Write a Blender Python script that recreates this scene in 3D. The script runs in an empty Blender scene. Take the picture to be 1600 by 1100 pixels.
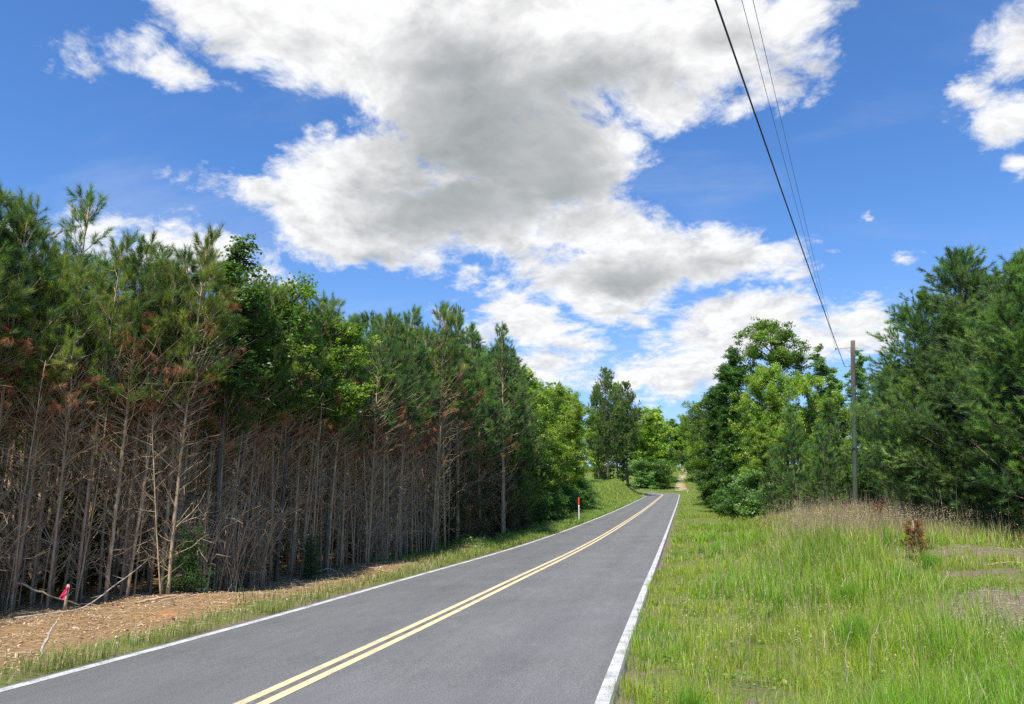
import bpy, math, random
import numpy as np
from mathutils import Vector, Matrix, Euler
R = math.radians
SC = bpy.context.scene
COL = SC.collection

# ------------------------------------------------------------------ camera
CAM = Vector((0, 0, 1.65))
cd = bpy.data.cameras.new("camera"); cam = bpy.data.objects.new("camera", cd); COL.objects.link(cam)
cam.location = CAM
cam.rotation_euler = (R(90 + 11.683), 0, R(11.314))      # pitched up, turned a little left of the road's direction (+Y)
cd.sensor_fit = 'HORIZONTAL'; cd.sensor_width = 36.0; cd.lens = 36.0 * 1209 / 1600
cd.clip_start = 0.05; cd.clip_end = 3000
SC.camera = cam

# ------------------------------------------------------------------ exposure
SC.view_settings.view_transform = 'Standard'; SC.view_settings.look = 'None'
SC.view_settings.gamma = 1.0; SC.view_settings.exposure = 1.0
SC.render.engine = 'CYCLES'
SC.cycles.max_bounces = 6; SC.cycles.diffuse_bounces = 3; SC.cycles.glossy_bounces = 2
SC.cycles.transmission_bounces = 4; SC.cycles.transparent_max_bounces = 4
SC.cycles.use_denoising = False

# ------------------------------------------------------------------ sun
SUN_EL, SUN_AZ = 61.0, 192.0          # azimuth clockwise from +Y (the road's direction)
sl = bpy.data.lights.new("sun", 'SUN'); sl.energy = 3.9; sl.angle = R(0.6); sl.color = (1.0, 0.955, 0.88)
sun = bpy.data.objects.new("sun", sl); COL.objects.link(sun)
sdir = Vector((math.cos(R(SUN_EL)) * math.sin(R(SUN_AZ)), math.cos(R(SUN_EL)) * math.cos(R(SUN_AZ)), math.sin(R(SUN_EL))))
sun.rotation_euler = sdir.to_track_quat('Z', 'Y').to_euler()

# ------------------------------------------------------------------ sky with cumulus clouds (azimuth, elevation, radii, tilt, weight)
CLOUDS = [(-29.77, 33.55, 0.1576, 0.0733, -8, 1), (-20.74, 33.39, 0.1519, 0.0911, 0, 1), (-8.66, 34.53, 0.198, 0.1066, 0, 1), (3.63, 32.44, 0.1276, 0.0788, 0, 1), (11.39, 33.4, 0.0537, 0.0358, 0, 0.9), (8.19, 28.96, 0.0637, 0.0262, 8, 0.9), (-12.86, 28.26, 0.1664, 0.103, 0, 1), (0.96, 29.42, 0.0849, 0.054, 0, 0.9), (-6.23, 25.53, 0.092, 0.072, 0, 1), (-23.33, 24.24, 0.1345, 0.0514, 12, 1), (-30.75, 22.17, 0.0771, 0.0293, -12, 0.8), (-21.23, 20.79, 0.1369, 0.0564, -10, 1), (-13.32, 21.98, 0.122, 0.0651, 0, 1), (-27.43, 20.54, 0.0787, 0.0315, -30, 0.8), (-3.85, 20.45, 0.1135, 0.0446, -8, 0.95), (2.34, 18.49, 0.1199, 0.0464, -4, 0.95), (7.37, 17.83, 0.0625, 0.0297, 0, 0.85), (-3.95, 16.98, 0.1226, 0.049, 0, 0.95), (-3.54, 14.4, 0.0778, 0.0229, 0, 0.8), (-10.34, 14.05, 0.0702, 0.0413, -25, 0.85), (-7.44, 11.89, 0.0619, 0.0264, -10, 0.85), (-15.21, 14.02, 0.0454, 0.0206, 0, 0.6), (6.17, 13.2, 0.0988, 0.0435, 5, 0.85), (2.47, 11.82, 0.0603, 0.0322, 0, 0.85), (13.72, 11.91, 0.064, 0.0361, 0, 0.9), (9.99, 11.79, 0.0541, 0.0348, 0, 0.8), (-39.95, 29.42, 0.0316, 0.0351, 10, 0.55), (-38.36, 28.4, 0.0679, 0.02, -4, 0.6), (-43.35, 27.62, 0.0515, 0.0151, -5, 0.5), (-27.31, 26.26, 0.017, 0.027, 0, 0.35), (-32.84, 28.23, 0.0186, 0.0163, 0, 0.4), (-40.84, 17.71, 0.0614, 0.0274, 0, 0.85), (-34.77, 17.52, 0.0949, 0.038, -4, 0.85), (-45.88, 17.01, 0.0378, 0.0234, 0, 0.85), (-30.34, 16.46, 0.0469, 0.0235, 0, 0.7), (-44.74, 25.14, 0.0191, 0.0096, 0, 0.2), (24.78, 28.55, 0.0341, 0.0393, 0, 0.9), (23.58, 23.8, 0.0486, 0.0338, 10, 0.75), (21.34, 25.53, 0.0289, 0.0206, 30, 0.6), (16.57, 16.03, 0.0198, 0.0125, 0, 0.65), (12.08, 30.25, 0.0291, 0.0276, 0, 0.65), (23.95, 21.19, 0.0203, 0.0169, 0, 0.5), (-13.78, 17.34, 0.0576, 0.0181, -6, 0.55), (-1.33, 9.55, 0.0896, 0.0277, 0, 1), (-5.58, 9.17, 0.0493, 0.023, 0, 0.95), (-8.43, 10.01, 0.0661, 0.0281, 0, 0.85), (2.85, 10.19, 0.0722, 0.0273, 0, 0.9), (-13.26, 13.81, 0.0578, 0.033, 20, 0.7), (12.52, 17.04, 0.0121, 0.0068, 0, 0.35), (14.8, 19.3, 0.0119, 0.0059, 40, 0.3), (9.88, 16.02, 0.027, 0.0108, 0, 0.4)]
SHADES = [(-12.85, 27.38, 0.1831, 0.1194, 0, 1), (-15.34, 22.4, 0.1784, 0.073, 0, 0.9), (-15.49, 31.61, 0.1552, 0.0776, 0, 0.5), (-6.11, 30.74, 0.1558, 0.0623, 0, 0.55), (-8.78, 24.25, 0.1291, 0.0807, 0, 0.95), (-28.2, 32.19, 0.0671, 0.0298, 0, 0.15), (5.61, 32.58, 0.0817, 0.0334, 0, 0.3), (5.43, 30.17, 0.0377, 0.0189, 0, 0.1), (-21.64, 18.7, 0.0889, 0.0283, 0, 0.6), (-27.38, 19.87, 0.0631, 0.0276, -20, 0.5), (-2.49, 17.16, 0.1384, 0.0366, 0, 0.45), (4.16, 17.67, 0.0715, 0.0286, 0, 0.45), (-3.54, 14.3, 0.0819, 0.0197, 0, 0.5), (-8.42, 11.43, 0.0661, 0.0207, 0, 0.5), (5.63, 11.64, 0.0793, 0.0222, 0, 0.35), (13.57, 10.19, 0.0602, 0.0181, 0, 0.35), (-34.69, 16.66, 0.0912, 0.0228, 0, 0.4)]
world = bpy.data.worlds.new("World"); SC.world = world; world.use_nodes = True
def build_sky():
    nt = world.node_tree; N = nt.nodes; K = nt.links; N.clear()
    def n(t, **kw):
        x = N.new(t)
        for k, v in kw.items(): setattr(x, k, v)
        return x
    def put(sock, v):
        if isinstance(v, bpy.types.NodeSocket): K.new(v, sock)
        else: sock.default_value = v
    def m(op, a, b=None, c=None, clamp=False):
        x = n('ShaderNodeMath', operation=op); x.use_clamp = clamp
        put(x.inputs[0], a)
        if b is not None: put(x.inputs[1], b)
        if c is not None: put(x.inputs[2], c)
        return x.outputs[0]
    def vm(op, a, b=None, s=None):
        x = n('ShaderNodeVectorMath', operation=op); put(x.inputs[0], a)
        if b is not None: put(x.inputs[1], b)
        if s is not None: put(x.inputs['Scale'], s)
        return x.outputs['Value'] if op in ('LENGTH', 'DOT_PRODUCT') else x.outputs[0]
    def sstep(v, a, b, lo=0.0, hi=1.0):
        x = n('ShaderNodeMapRange', interpolation_type='SMOOTHSTEP')
        put(x.inputs['Value'], v); put(x.inputs['From Min'], a); put(x.inputs['From Max'], b)
        put(x.inputs['To Min'], lo); put(x.inputs['To Max'], hi)
        return x.outputs[0]
    def mix(f, a, b, bt='MIX'):
        x = n('ShaderNodeMix', data_type='RGBA', blend_type=bt)
        put(x.inputs[0], f); put(x.inputs[6], a); put(x.inputs[7], b)
        return x.outputs[2]
    def noise(v, sc, det, rough, lac=2.1, dist=0.0):
        x = n('ShaderNodeTexNoise'); put(x.inputs['Vector'], v)
        x.inputs['Scale'].default_value = sc; x.inputs['Detail'].default_value = det
        x.inputs['Roughness'].default_value = rough; x.inputs['Lacunarity'].default_value = lac
        x.inputs['Distortion'].default_value = dist
        return x.outputs[0], x.outputs[1]
    tc = n('ShaderNodeTexCoord'); d = vm('NORMALIZE', tc.outputs['Generated'])
    sky = n('ShaderNodeTexSky', sky_type='NISHITA'); sky.sun_disc = False
    sky.sun_elevation = R(SUN_EL); sky.sun_rotation = R(SUN_AZ)
    sky.air_density = 1.0; sky.dust_density = 0.6; sky.ozone_density = 2.0; sky.altitude = 200
    K.new(d, sky.inputs[0])
    sep = n('ShaderNodeSeparateXYZ'); K.new(d, sep.inputs[0]); z = sep.outputs[2]
    # cloud-layer coordinates: features shrink towards the horizon
    inv = m('DIVIDE', 1.0, m('ADD', m('MAXIMUM', z, 0.0), 0.34))
    p = vm('SCALE', d, s=inv)
    # domain warp
    _, wc = noise(p, 3.2, 3, 0.5)
    p2 = vm('ADD', p, vm('SCALE', vm('SUBTRACT', wc, (0.5, 0.5, 0.5)), s=0.16))
    # warp the direction used by the lobes too
    _, wd = noise(p, 5.5, 5, 0.6)
    dw = vm('ADD', d, vm('SCALE', vm('SUBTRACT', wd, (0.5, 0.5, 0.5)), s=0.085))
    def lobes(L, vec):
        acc = None
        for az, el, ra, rb, rot, w in L:
            a, e = R(az), R(el)
            c = Vector((math.cos(e) * math.sin(a), math.cos(e) * math.cos(a), math.sin(e)))
            rt = Vector((math.cos(a), -math.sin(a), 0)); up = rt.cross(c)
            t = R(rot); r2 = rt * math.cos(t) + up * math.sin(t); u2 = up * math.cos(t) - rt * math.sin(t)
            M = Matrix((r2, c, u2)).transposed()
            if M.determinant() < 0: r2 = -r2; M = Matrix((r2, c, u2)).transposed()
            mp = n('ShaderNodeMapping', vector_type='TEXTURE'); K.new(vec, mp.inputs[0])
            mp.inputs[1].default_value = c; mp.inputs[2].default_value = M.to_euler('XYZ')
            mp.inputs[3].default_value = (ra, max(ra, rb) * 1.4, rb)
            ln = vm('LENGTH', mp.outputs[0])
            kk = min(1.0, max(.42, math.sqrt(ra * rb) / .075))
            v = m('MULTIPLY', m('SUBTRACT', 1.0, ln), kk)
            if w != 1: v = m('ADD', v, (w - 1) * 0.42)
            acc = v if acc is None else m('SMOOTH_MAX', acc, v, 0.12)
        return m('MAXIMUM', acc, -1.0)
    F = m('MINIMUM', lobes(CLOUDS, dw), 0.55)
    G = lobes(SHADES, dw)
    big, _ = noise(p2, 7.0, 9, 0.58, 2.15, 0.1)
    fine, _ = noise(p2, 24.0, 7, 0.65)
    soft, _ = noise(p2, 5.0, 2.5, 0.45)
    off = vm('ADD', p2, tuple(sdir * 0.035 + Vector((0, 0, 0.03))))
    soft_s, _ = noise(off, 5.0, 2.5, 0.45)
    bump, _ = noise(p2, 15.0, 5, 0.55)
    bump_s, _ = noise(vm('ADD', p2, tuple(sdir * 0.012 + Vector((0, 0, 0.012)))), 15.0, 5, 0.55)
    dens = m('ADD', m('ADD', F, 0.09), m('MULTIPLY', m('SUBTRACT', big, 0.5), 1.55))
    dens = m('ADD', dens, m('MULTIPLY', m('SUBTRACT', fine, 0.5), 0.95))
    alpha = m('POWER', sstep(dens, -0.06, 0.46), 0.80)
    core = sstep(m('ADD', G, m('MULTIPLY', m('SUBTRACT', soft, 0.5), 0.35)), -0.30, 0.72)
    rim = sstep(dens, 0.05, 0.85)
    core = m('MULTIPLY', core, sstep(m('ADD', F, m('MULTIPLY', m('SUBTRACT', soft, 0.5), 0.5)), -0.05, 0.42))
    relief = m('MULTIPLY', m('SUBTRACT', bump, bump_s), m('SUBTRACT', 0.95, m('MULTIPLY', core, 0.75)))
    relief = m('ADD', relief, m('MULTIPLY', m('SUBTRACT', soft, soft_s), m('SUBTRACT', 0.75, m('MULTIPLY', core, 0.4))))
    lum = m('SUBTRACT', 1.0, m('MULTIPLY', core, 0.48))
    lum = m('SUBTRACT', lum, m('MULTIPLY', rim, 0.045))
    lum = m('ADD', lum, relief)
    lum = m('MINIMUM', m('MAXIMUM', lum, 0.34), 1.0)
    tint = mix(sstep(lum, 0.25, 0.85), (0.92, 0.99, 1.00, 1), (1.0, 1.0, 1.0, 1))
    cl = n('ShaderNodeVectorMath', operation='SCALE'); K.new(tint, cl.inputs[0]); K.new(m('MULTIPLY', lum, CLOUD_L), cl.inputs['Scale'])
    skyc = mix(1.0, sky.outputs[0], SKY_TINT, 'MULTIPLY')
    skys = n('ShaderNodeVectorMath', operation='SCALE'); K.new(skyc, skys.inputs[0]); skys.inputs['Scale'].default_value = SKY_K
    # thin veil of high cirrus
    veil, _ = noise(vm('MULTIPLY', p, (1.0, 2.6, 1.0)), 2.0, 6, 0.55)
    av = m('MULTIPLY', sstep(veil, 0.48, 0.85), 0.22)
    base = mix(av, skys.outputs[0], (CLOUD_L * .8, CLOUD_L * .82, CLOUD_L * .85, 1))
    hz = sstep(z, 0.0, 0.5, 1.0, 0.0)
    base = mix(m('MULTIPLY', m('POWER', hz, 2.0), 0.46), base, (CLOUD_L * .62, CLOUD_L * .76, CLOUD_L * .92, 1))
    fin = mix(m('MULTIPLY', alpha, 0.98), base, cl.outputs[0])
    bg = n('ShaderNodeBackground'); K.new(fin, bg.inputs[0]); bg.inputs[1].default_value = 1.0 * SKY_STRENGTH
    out = n('ShaderNodeOutputWorld'); K.new(bg.outputs[0], out.inputs[0])
SKY_STRENGTH = 0.1
CLOUD_L = 5.05           # cloud radiance before the background strength of 0.1
SKY_TINT = (0.60, 0.97, 1.40, 1); SKY_K = 0.73
world.cycles.sampling_method = 'MANUAL'; world.cycles.sample_map_resolution = 512
build_sky()

# ------------------------------------------------------------------ helpers
def smooth(v, a, b):
    t = np.clip((np.asarray(v, float) - a) / (b - a), 0, 1); return t * t * (3 - 2 * t)

class Geo:
    """collects vertices, triangles, quads and a colour per vertex; links them as ONE mesh object"""
    def __init__(s): s.V = []; s.T = []; s.Q = []; s.C = []; s.n = 0
    def add(s, v, tris=None, quads=None, col=(1, 1, 1)):
        v = np.asarray(v, np.float32).reshape(-1, 3)
        c = np.asarray(col, np.float32)
        if c.ndim == 1: c = np.tile(c, (len(v), 1))
        s.V.append(v); s.C.append(c)
        if tris is not None and len(tris): s.T.append(np.asarray(tris, np.int64).reshape(-1, 3) + s.n)
        if quads is not None and len(quads): s.Q.append(np.asarray(quads, np.int64).reshape(-1, 4) + s.n)
        s.n += len(v)
    def merge(s, g, M=None, z0=0.0, ang=0.0, sc=1.0, off=(0, 0, 0)):
        v, t, q, c = g.arrays(); ca, sa = math.cos(ang), math.sin(ang)
        Rm = np.array([[ca, -sa, 0], [sa, ca, 0], [0, 0, 1]], np.float32) * sc
        s.add(v @ Rm.T + np.asarray(off, np.float32), t, q, c)
    def arrays(s):
        V = np.concatenate(s.V) if s.V else np.zeros((0, 3), np.float32)
        C = np.concatenate(s.C) if s.C else np.zeros((0, 3), np.float32)
        T = np.concatenate(s.T) if s.T else np.zeros((0, 3), np.int64)
        Q = np.concatenate(s.Q) if s.Q else np.zeros((0, 4), np.int64)
        return V, T, Q, C
    def mesh(s, name, mat, shade=False):
        V, T, Q, C = s.arrays()
        me = bpy.data.meshes.new(name)
        me.vertices.add(len(V)); me.vertices.foreach_set('co', V.ravel())
        me.loops.add(T.size + Q.size); me.loops.foreach_set('vertex_index', np.concatenate([T.ravel(), Q.ravel()]).astype(np.int32))
        me.polygons.add(len(T) + len(Q))
        st = np.concatenate([np.arange(len(T)) * 3, T.size + np.arange(len(Q)) * 4]).astype(np.int32)
        me.polygons.foreach_set('loop_start', st)
        if shade: me.polygons.foreach_set('use_smooth', np.ones(len(st), bool))
        at = me.attributes.new('col', 'FLOAT_COLOR', 'POINT')
        at.data.foreach_set('color', np.concatenate([C, np.ones((len(C), 1), np.float32)], 1).ravel())
        me.update(calc_edges=True)
        me.materials.append(mat)
        return me
    def build(s, name, mat, parent=None, shade=False):
        o = bpy.data.objects.new(name, s.mesh(name, mat, shade)); COL.objects.link(o)
        if parent: o.parent = parent
        return o

def tube(g, pts, rad, sides=5, col=(1, 1, 1), cap=True):
    P = np.asarray(pts, float); n = len(P); rad = np.broadcast_to(np.asarray(rad, float), (n,))
    T = np.gradient(P, axis=0); T /= np.linalg.norm(T, axis=1)[:, None] + 1e-9
    ref = np.array([0, 0, 1.0]) if abs(T[:, 2]).mean() < 0.8 else np.array([1.0, 0, 0])
    A = np.cross(T, ref); A /= np.linalg.norm(A, axis=1)[:, None] + 1e-9; B = np.cross(T, A)
    a = np.arange(sides) * 2 * math.pi / sides
    V = P[:, None] + rad[:, None, None] * (np.cos(a)[None, :, None] * A[:, None] + np.sin(a)[None, :, None] * B[:, None])
    V = V.reshape(-1, 3)
    i = np.arange(n - 1)[:, None] * sides; k = np.arange(sides)[None]; k2 = (k + 1) % sides
    Q = np.stack([i + k, i + k2, i + sides + k2, i + sides + k], -1).reshape(-1, 4)
    T3 = []
    if cap:
        V = np.vstack([V, P[-1:], P[:1]]); c = n * sides
        b = (n - 1) * sides
        T3 = [(b + j, b + (j + 1) % sides, c) for j in range(sides)] + [((j + 1) % sides, j, c + 1) for j in range(sides)]
    g.add(V, T3, Q, col)

def box(g, c, size, col=(1, 1, 1), rz=0.0):
    x, y, z = [q / 2 for q in size]
    V = np.array([[sx * x, sy * y, sz * z] for sz in (-1, 1) for sy in (-1, 1) for sx in (-1, 1)])
    ca, sa = math.cos(rz), math.sin(rz)
    V = V @ np.array([[ca, sa, 0], [-sa, ca, 0], [0, 0, 1]]) + np.array(c)
    g.add(V, None, [(0, 2, 3, 1), (4, 5, 7, 6), (0, 1, 5, 4), (2, 6, 7, 3), (0, 4, 6, 2), (1, 3, 7, 5)], col)

def unit(v): return v / (np.linalg.norm(v, axis=-1, keepdims=True) + 1e-9)

def needles(g, rng, P, A, L, k, nl, w, cols, spread=0.75):
    """k needles round each shoot: shoot base P, axis A, shoot length L, needle length nl, width w"""
    n = len(P)
    if n == 0: return
    t = rng.random((n, k, 1)) ** 0.8
    rad = unit(rng.normal(size=(n, k, 3))); A_ = unit(A)[:, None]
    rad = unit(rad - (rad * A_).sum(-1, keepdims=True) * A_)
    sp = spread * (0.55 + 0.75 * rng.random((n, k, 1)))
    D = unit(A_ * (1.0) + rad * sp * (1.25 - 0.55 * t)); D[..., 2] -= 0.10 * rng.random((n, k))
    base = P[:, None] + A_ * (L[:, None, None] * t)
    tip = base + D * (nl[:, None, None] * (0.75 + 0.4 * rng.random((n, k, 1))))
    side = unit(np.cross(D, rng.normal(size=(n, k, 3)))) * (w / 2)
    V = np.stack([base - side, base + side, tip], 2).reshape(-1, 3)
    T = np.arange(len(V)).reshape(-1, 3)
    C = np.repeat(cols[:, None], k, 1) * (0.8 + 0.4 * rng.random((n, k, 1)))
    C = np.repeat(C[:, :, None], 3, 2).reshape(-1, 3)
    g.add(V, T, None, C)

def leaves(g, rng, P, size, cols, flat=0.45, droop=0.0):
    """one folded kite of two triangles-worth for every leaf position"""
    n = len(P)
    nrm = rng.normal(size=(n, 3)); nrm[:, 2] = np.abs(nrm[:, 2]) + flat * 2; nrm = unit(nrm)
    a = unit(np.cross(nrm, rng.normal(size=(n, 3)))); b = np.cross(nrm, a)
    a[:, 2] -= droop; a = unit(a)
    s = (size * (0.65 + 0.7 * rng.random(n)))[:, None]
    V = np.stack([P - a * s * .5, P + b * s * .38 + nrm * s * .12, P + a * s * .6, P - b * s * .38 + nrm * s * .12], 1).reshape(-1, 3)
    i = np.arange(n)[:, None] * 4
    T = np.concatenate([i + [0, 1, 2], i + [0, 2, 3]], 1).reshape(-1, 3)
    g.add(V, T, None, np.repeat(cols, 4, 0))

# ------------------------------------------------------------------ materials
def new_mat(name):
    m = bpy.data.materials.new(name); m.use_nodes = True; nt = m.node_tree; nt.nodes.clear(); return m, nt
def node(nt, t, **kw):
    x = nt.nodes.new(t)
    for k, v in kw.items(): setattr(x, k, v)
    return x
def foliage_mat(name, transl=0.35, rough=0.55, spec=0.3, vary=0.25, gain=1.0, tcol=(1.15, 1.25, 0.5)):
    m, nt = new_mat(name); K = nt.links
    at = node(nt, 'ShaderNodeAttribute', attribute_name='col'); oi = node(nt, 'ShaderNodeObjectInfo')
    mr = node(nt, 'ShaderNodeMapRange'); mr.inputs[3].default_value = gain * (1 - vary); mr.inputs[4].default_value = gain * (1 + vary)
    K.new(oi.outputs['Random'], mr.inputs[0])
    sc = node(nt, 'ShaderNodeVectorMath', operation='SCALE'); K.new(at.outputs['Color'], sc.inputs[0]); K.new(mr.outputs[0], sc.inputs['Scale'])
    p = node(nt, 'ShaderNodeBsdfPrincipled'); K.new(sc.outputs[0], p.inputs['Base Color'])
    p.inputs['Roughness'].default_value = rough; p.inputs['Specular IOR Level'].default_value = spec
    tm = node(nt, 'ShaderNodeVectorMath', operation='MULTIPLY'); K.new(sc.outputs[0], tm.inputs[0]); tm.inputs[1].default_value = tcol
    tr = node(nt, 'ShaderNodeBsdfTranslucent'); K.new(tm.outputs[0], tr.inputs[0])
    mx = node(nt, 'ShaderNodeMixShader'); mx.inputs[0].default_value = transl
    K.new(p.outputs[0], mx.inputs[1]); K.new(tr.outputs[0], mx.inputs[2])
    o = node(nt, 'ShaderNodeOutputMaterial'); K.new(mx.outputs[0], o.inputs[0])
    return m
def ramp(nt, fac, stops):
    r = node(nt, 'ShaderNodeValToRGB'); e = r.color_ramp.elements
    while len(e) < len(stops): e.new(0.5)
    for i, (p, c) in enumerate(stops): e[i].position = p; e[i].color = (*c, 1)
    nt.links.new(fac, r.inputs[0]); return r.outputs[0]
def nz(nt, vec, scale, detail=4, rough=0.55, mp=None):
    x = node(nt, 'ShaderNodeTexNoise'); x.inputs['Scale'].default_value = scale
    x.inputs['Detail'].default_value = detail; x.inputs['Roughness'].default_value = rough
    if mp:
        q = node(nt, 'ShaderNodeMapping'); q.inputs['Scale'].default_value = mp; nt.links.new(vec, q.inputs[0]); vec = q.outputs[0]
    nt.links.new(vec, x.inputs[0]); return x.outputs[0]
def mixc(nt, f, a, b, bt='MIX'):
    x = node(nt, 'ShaderNodeMix', data_type='RGBA', blend_type=bt)
    for s, v in ((x.inputs[0], f), (x.inputs[6], a), (x.inputs[7], b)):
        if isinstance(v, bpy.types.NodeSocket): nt.links.new(v, s)
        else: s.default_value = v if not (isinstance(v, tuple) and len(v) == 3) else (*v, 1)
    return x.outputs[2]
def mth(nt, op, a, b=None, clamp=False):
    x = node(nt, 'ShaderNodeMath', operation=op); x.use_clamp = clamp
    for s, v in zip(x.inputs, (a, b)):
        if v is None: continue
        if isinstance(v, bpy.types.NodeSocket): nt.links.new(v, s)
        else: s.default_value = v
    return x.outputs[0]
def finish(nt, col, rough=0.9, spec=0.2, bump=None, bs=0.3, bd=0.02):
    p = node(nt, 'ShaderNodeBsdfPrincipled'); p.inputs['Specular IOR Level'].default_value = spec
    if isinstance(col, bpy.types.NodeSocket): nt.links.new(col, p.inputs['Base Color'])
    else: p.inputs['Base Color'].default_value = (*col, 1)
    if isinstance(rough, bpy.types.NodeSocket): nt.links.new(rough, p.inputs['Roughness'])
    else: p.inputs['Roughness'].default_value = rough
    if bump is not None:
        b = node(nt, 'ShaderNodeBump'); b.inputs['Strength'].default_value = bs; b.inputs['Distance'].default_value = bd
        nt.links.new(bump, b.inputs['Height']); nt.links.new(b.outputs[0], p.inputs['Normal'])
    o = node(nt, 'ShaderNodeOutputMaterial'); nt.links.new(p.outputs[0], o.inputs[0])

def bark_mat(name, a, b, scale=(18, 18, 3), bs=0.6):
    m, nt = new_mat(name); tc = node(nt, 'ShaderNodeTexCoord').outputs['Object']
    f = nz(nt, tc, 1.0, 5, 0.65, scale); f2 = nz(nt, tc, 1.3, 3)
    c = ramp(nt, f, [(0.35, a), (0.65, b)])
    c = mixc(nt, mth(nt, 'MULTIPLY', f2, 0.5), c, mixc(nt, 0.5, c, (a[0] * .5, a[1] * .5, a[2] * .5)))
    finish(nt, c, 0.92, 0.15, f, bs, 0.01); return m
M_PBARK = bark_mat('pine_bark', (0.25, 0.165, 0.095), (0.60, 0.46, 0.305))
M_DEADW = bark_mat('dead_branch_bark', (0.31, 0.215, 0.13), (0.64, 0.50, 0.335), (9, 9, 9), 0.2)
M_BBARK = bark_mat('broadleaf_bark', (0.06, 0.05, 0.04), (0.17, 0.15, 0.125))
M_PALEW = bark_mat('bleached_wood', (0.30, 0.25, 0.20), (0.55, 0.49, 0.42), (20, 20, 20), 0.3)
M_NEEDLE = foliage_mat('pine_needles', 0.36, 0.5, 0.35, 0.22, 2.25)
M_RUST = foliage_mat('dead_needles', 0.25, 0.8, 0.1, 0.3, 1.2, (1.1, 0.8, 0.5))
M_LEAF = foliage_mat('broad_leaves', 0.45, 0.42, 0.45, 0.18, 1.95)
M_GRASS = foliage_mat('grass_blades', 0.48, 0.5, 0.3, 0.0, 2.05, (1.2, 1.2, .4))
M_DRY = foliage_mat('dry_grass', 0.25, 0.8, 0.1, 0.0, 1.3, (1, 1, 0.9))

# ------------------------------------------------------------------ the lie of the land
_S = [-60, 0, 10, 13, 18, 26, 33, 44, 61, 74, 92, 119, 144, 155, 163, 180, 215, 250, 280, 340, 700]
_Z = [0, 0, 0, .03, .11, .2, .32, .61, 1.17, 1.65, 2.38, 3.52, 4.59, 5.35, 5.85, 7.4, 11.2, 15.6, 17.4, 18.5, 20]
_XS = [-60, 10, 13, 18, 26, 33, 44, 61, 74, 92, 119, 144, 700]
_X = [0, 0, 0, .1, .18, .27, .45, .76, 1.03, 1.42, 1.95, 2.43, 2.6]
_ys = np.arange(-60, 700, 1.0)
def _sm(v, n): k = np.ones(n) / n; return np.convolve(np.pad(v, n // 2, mode='edge'), k, 'valid')[:len(v)]
_zz = _sm(np.interp(_ys, _S, _Z), 9); _xx = _sm(np.interp(_ys, _XS, _X), 13)
def zroad(y): return np.interp(y, _ys, _zz)
def xshift(y): return np.interp(y, _ys, _xx)
XL, XR = -6.25, -0.655                       # painted edge lines near the camera
# centre line of the road: straight up the hill, then a tight bend to the left behind the bank
_cl = [((XL + XR) / 2 + float(xshift(y)), float(y)) for y in np.arange(-40, 146, 1.0)]
_x0, _y0 = _cl[-1]; RB = 13.0
for a in np.arange(3, 91, 4): _cl.append((_x0 - RB + RB * math.cos(R(a)), _y0 + RB * math.sin(R(a))))
_x1, _y1 = _cl[-1]
for d in range(2, 90, 3): _cl.append((_x1 - d, _y1 + 0.10 * d))
CL = np.array(_cl)
def road_dist(x, y):
    P = np.stack([np.ravel(x), np.ravel(y)], 1).astype(np.float32); out = np.full(len(P), 99.0, np.float32)
    for i in range(0, len(P), 20000):
        d = P[i:i + 20000, None] - CL[None].astype(np.float32); out[i:i + 20000] = np.sqrt((d ** 2).sum(-1).min(1))
    return out.reshape(np.shape(x))
_rw = np.random.default_rng(5)
_wv = [(_rw.normal(size=2) * f, _rw.random() * 6.28, a) for f, a in ((.25, .05), (.5, .035), (.9, .03), (1.6, .018), (2.6, .012), (4.5, .007)) for _ in range(3)]
def bumps(x, y):
    s = 0
    for k, p, a in _wv: s = s + a * np.sin(k[0] * x + k[1] * y + p)
    return s
def terrain(x, y):
    x = np.asarray(x, float); y = np.asarray(y, float)
    base = zroad(y); el = XL - 0.12 + xshift(y); er = XR + 0.10 + xshift(y)
    dl = el - x; dr = x - er
    bank = np.interp(y, [60, 80, 100, 118, 132, 143, 150, 156], [0, .35, 1.5, 2.4, 2.6, 2.0, .7, 0]) * smooth(dl, 0.7, 4.5)
    side = np.interp(y, [-60, 10, 30, 60, 90], [0.0, 0.0, -.05, -.1, 0]) * smooth(dl, .8, 2.5)
    field = smooth(dr, 1.2, 6.5) * np.interp(y, [0, 6, 14, 24, 34, 48, 60, 90], [0, .05, .28, .55, .72, .70, .35, .1])
    dip = -0.35 * np.exp(-((dr - 4.5) / 1.6) ** 2) * np.interp(y, [40, 50, 75, 95], [0, 1, 1, 0])
    off = smooth(np.maximum(dl, dr), 0.0, 1.2)
    off = np.where(y > 144, smooth(road_dist_c(x, y) - 2.9, 0, 1.5), off)
    return base + bank + side + field + dip + bumps(x, y) * off
def road_dist_c(x, y):
    d = np.full(np.shape(x), 50.0); m = np.asarray(y) > 143
    if np.any(m): d[m] = road_dist(np.asarray(x)[m], np.asarray(y)[m])
    return d
def tz(x, y): return float(terrain(np.array([x]), np.array([y]))[0])

HALF_L, HALF_R = 2.93, 2.89
def pavement_edges():
    T = np.gradient(CL, axis=0); T /= np.linalg.norm(T, axis=1)[:, None]; Nn = np.stack([-T[:, 1], T[:, 0]], 1)
    return T, Nn
TN, NN = pavement_edges()
def road_z(x, y): return zroad(y)

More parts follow.
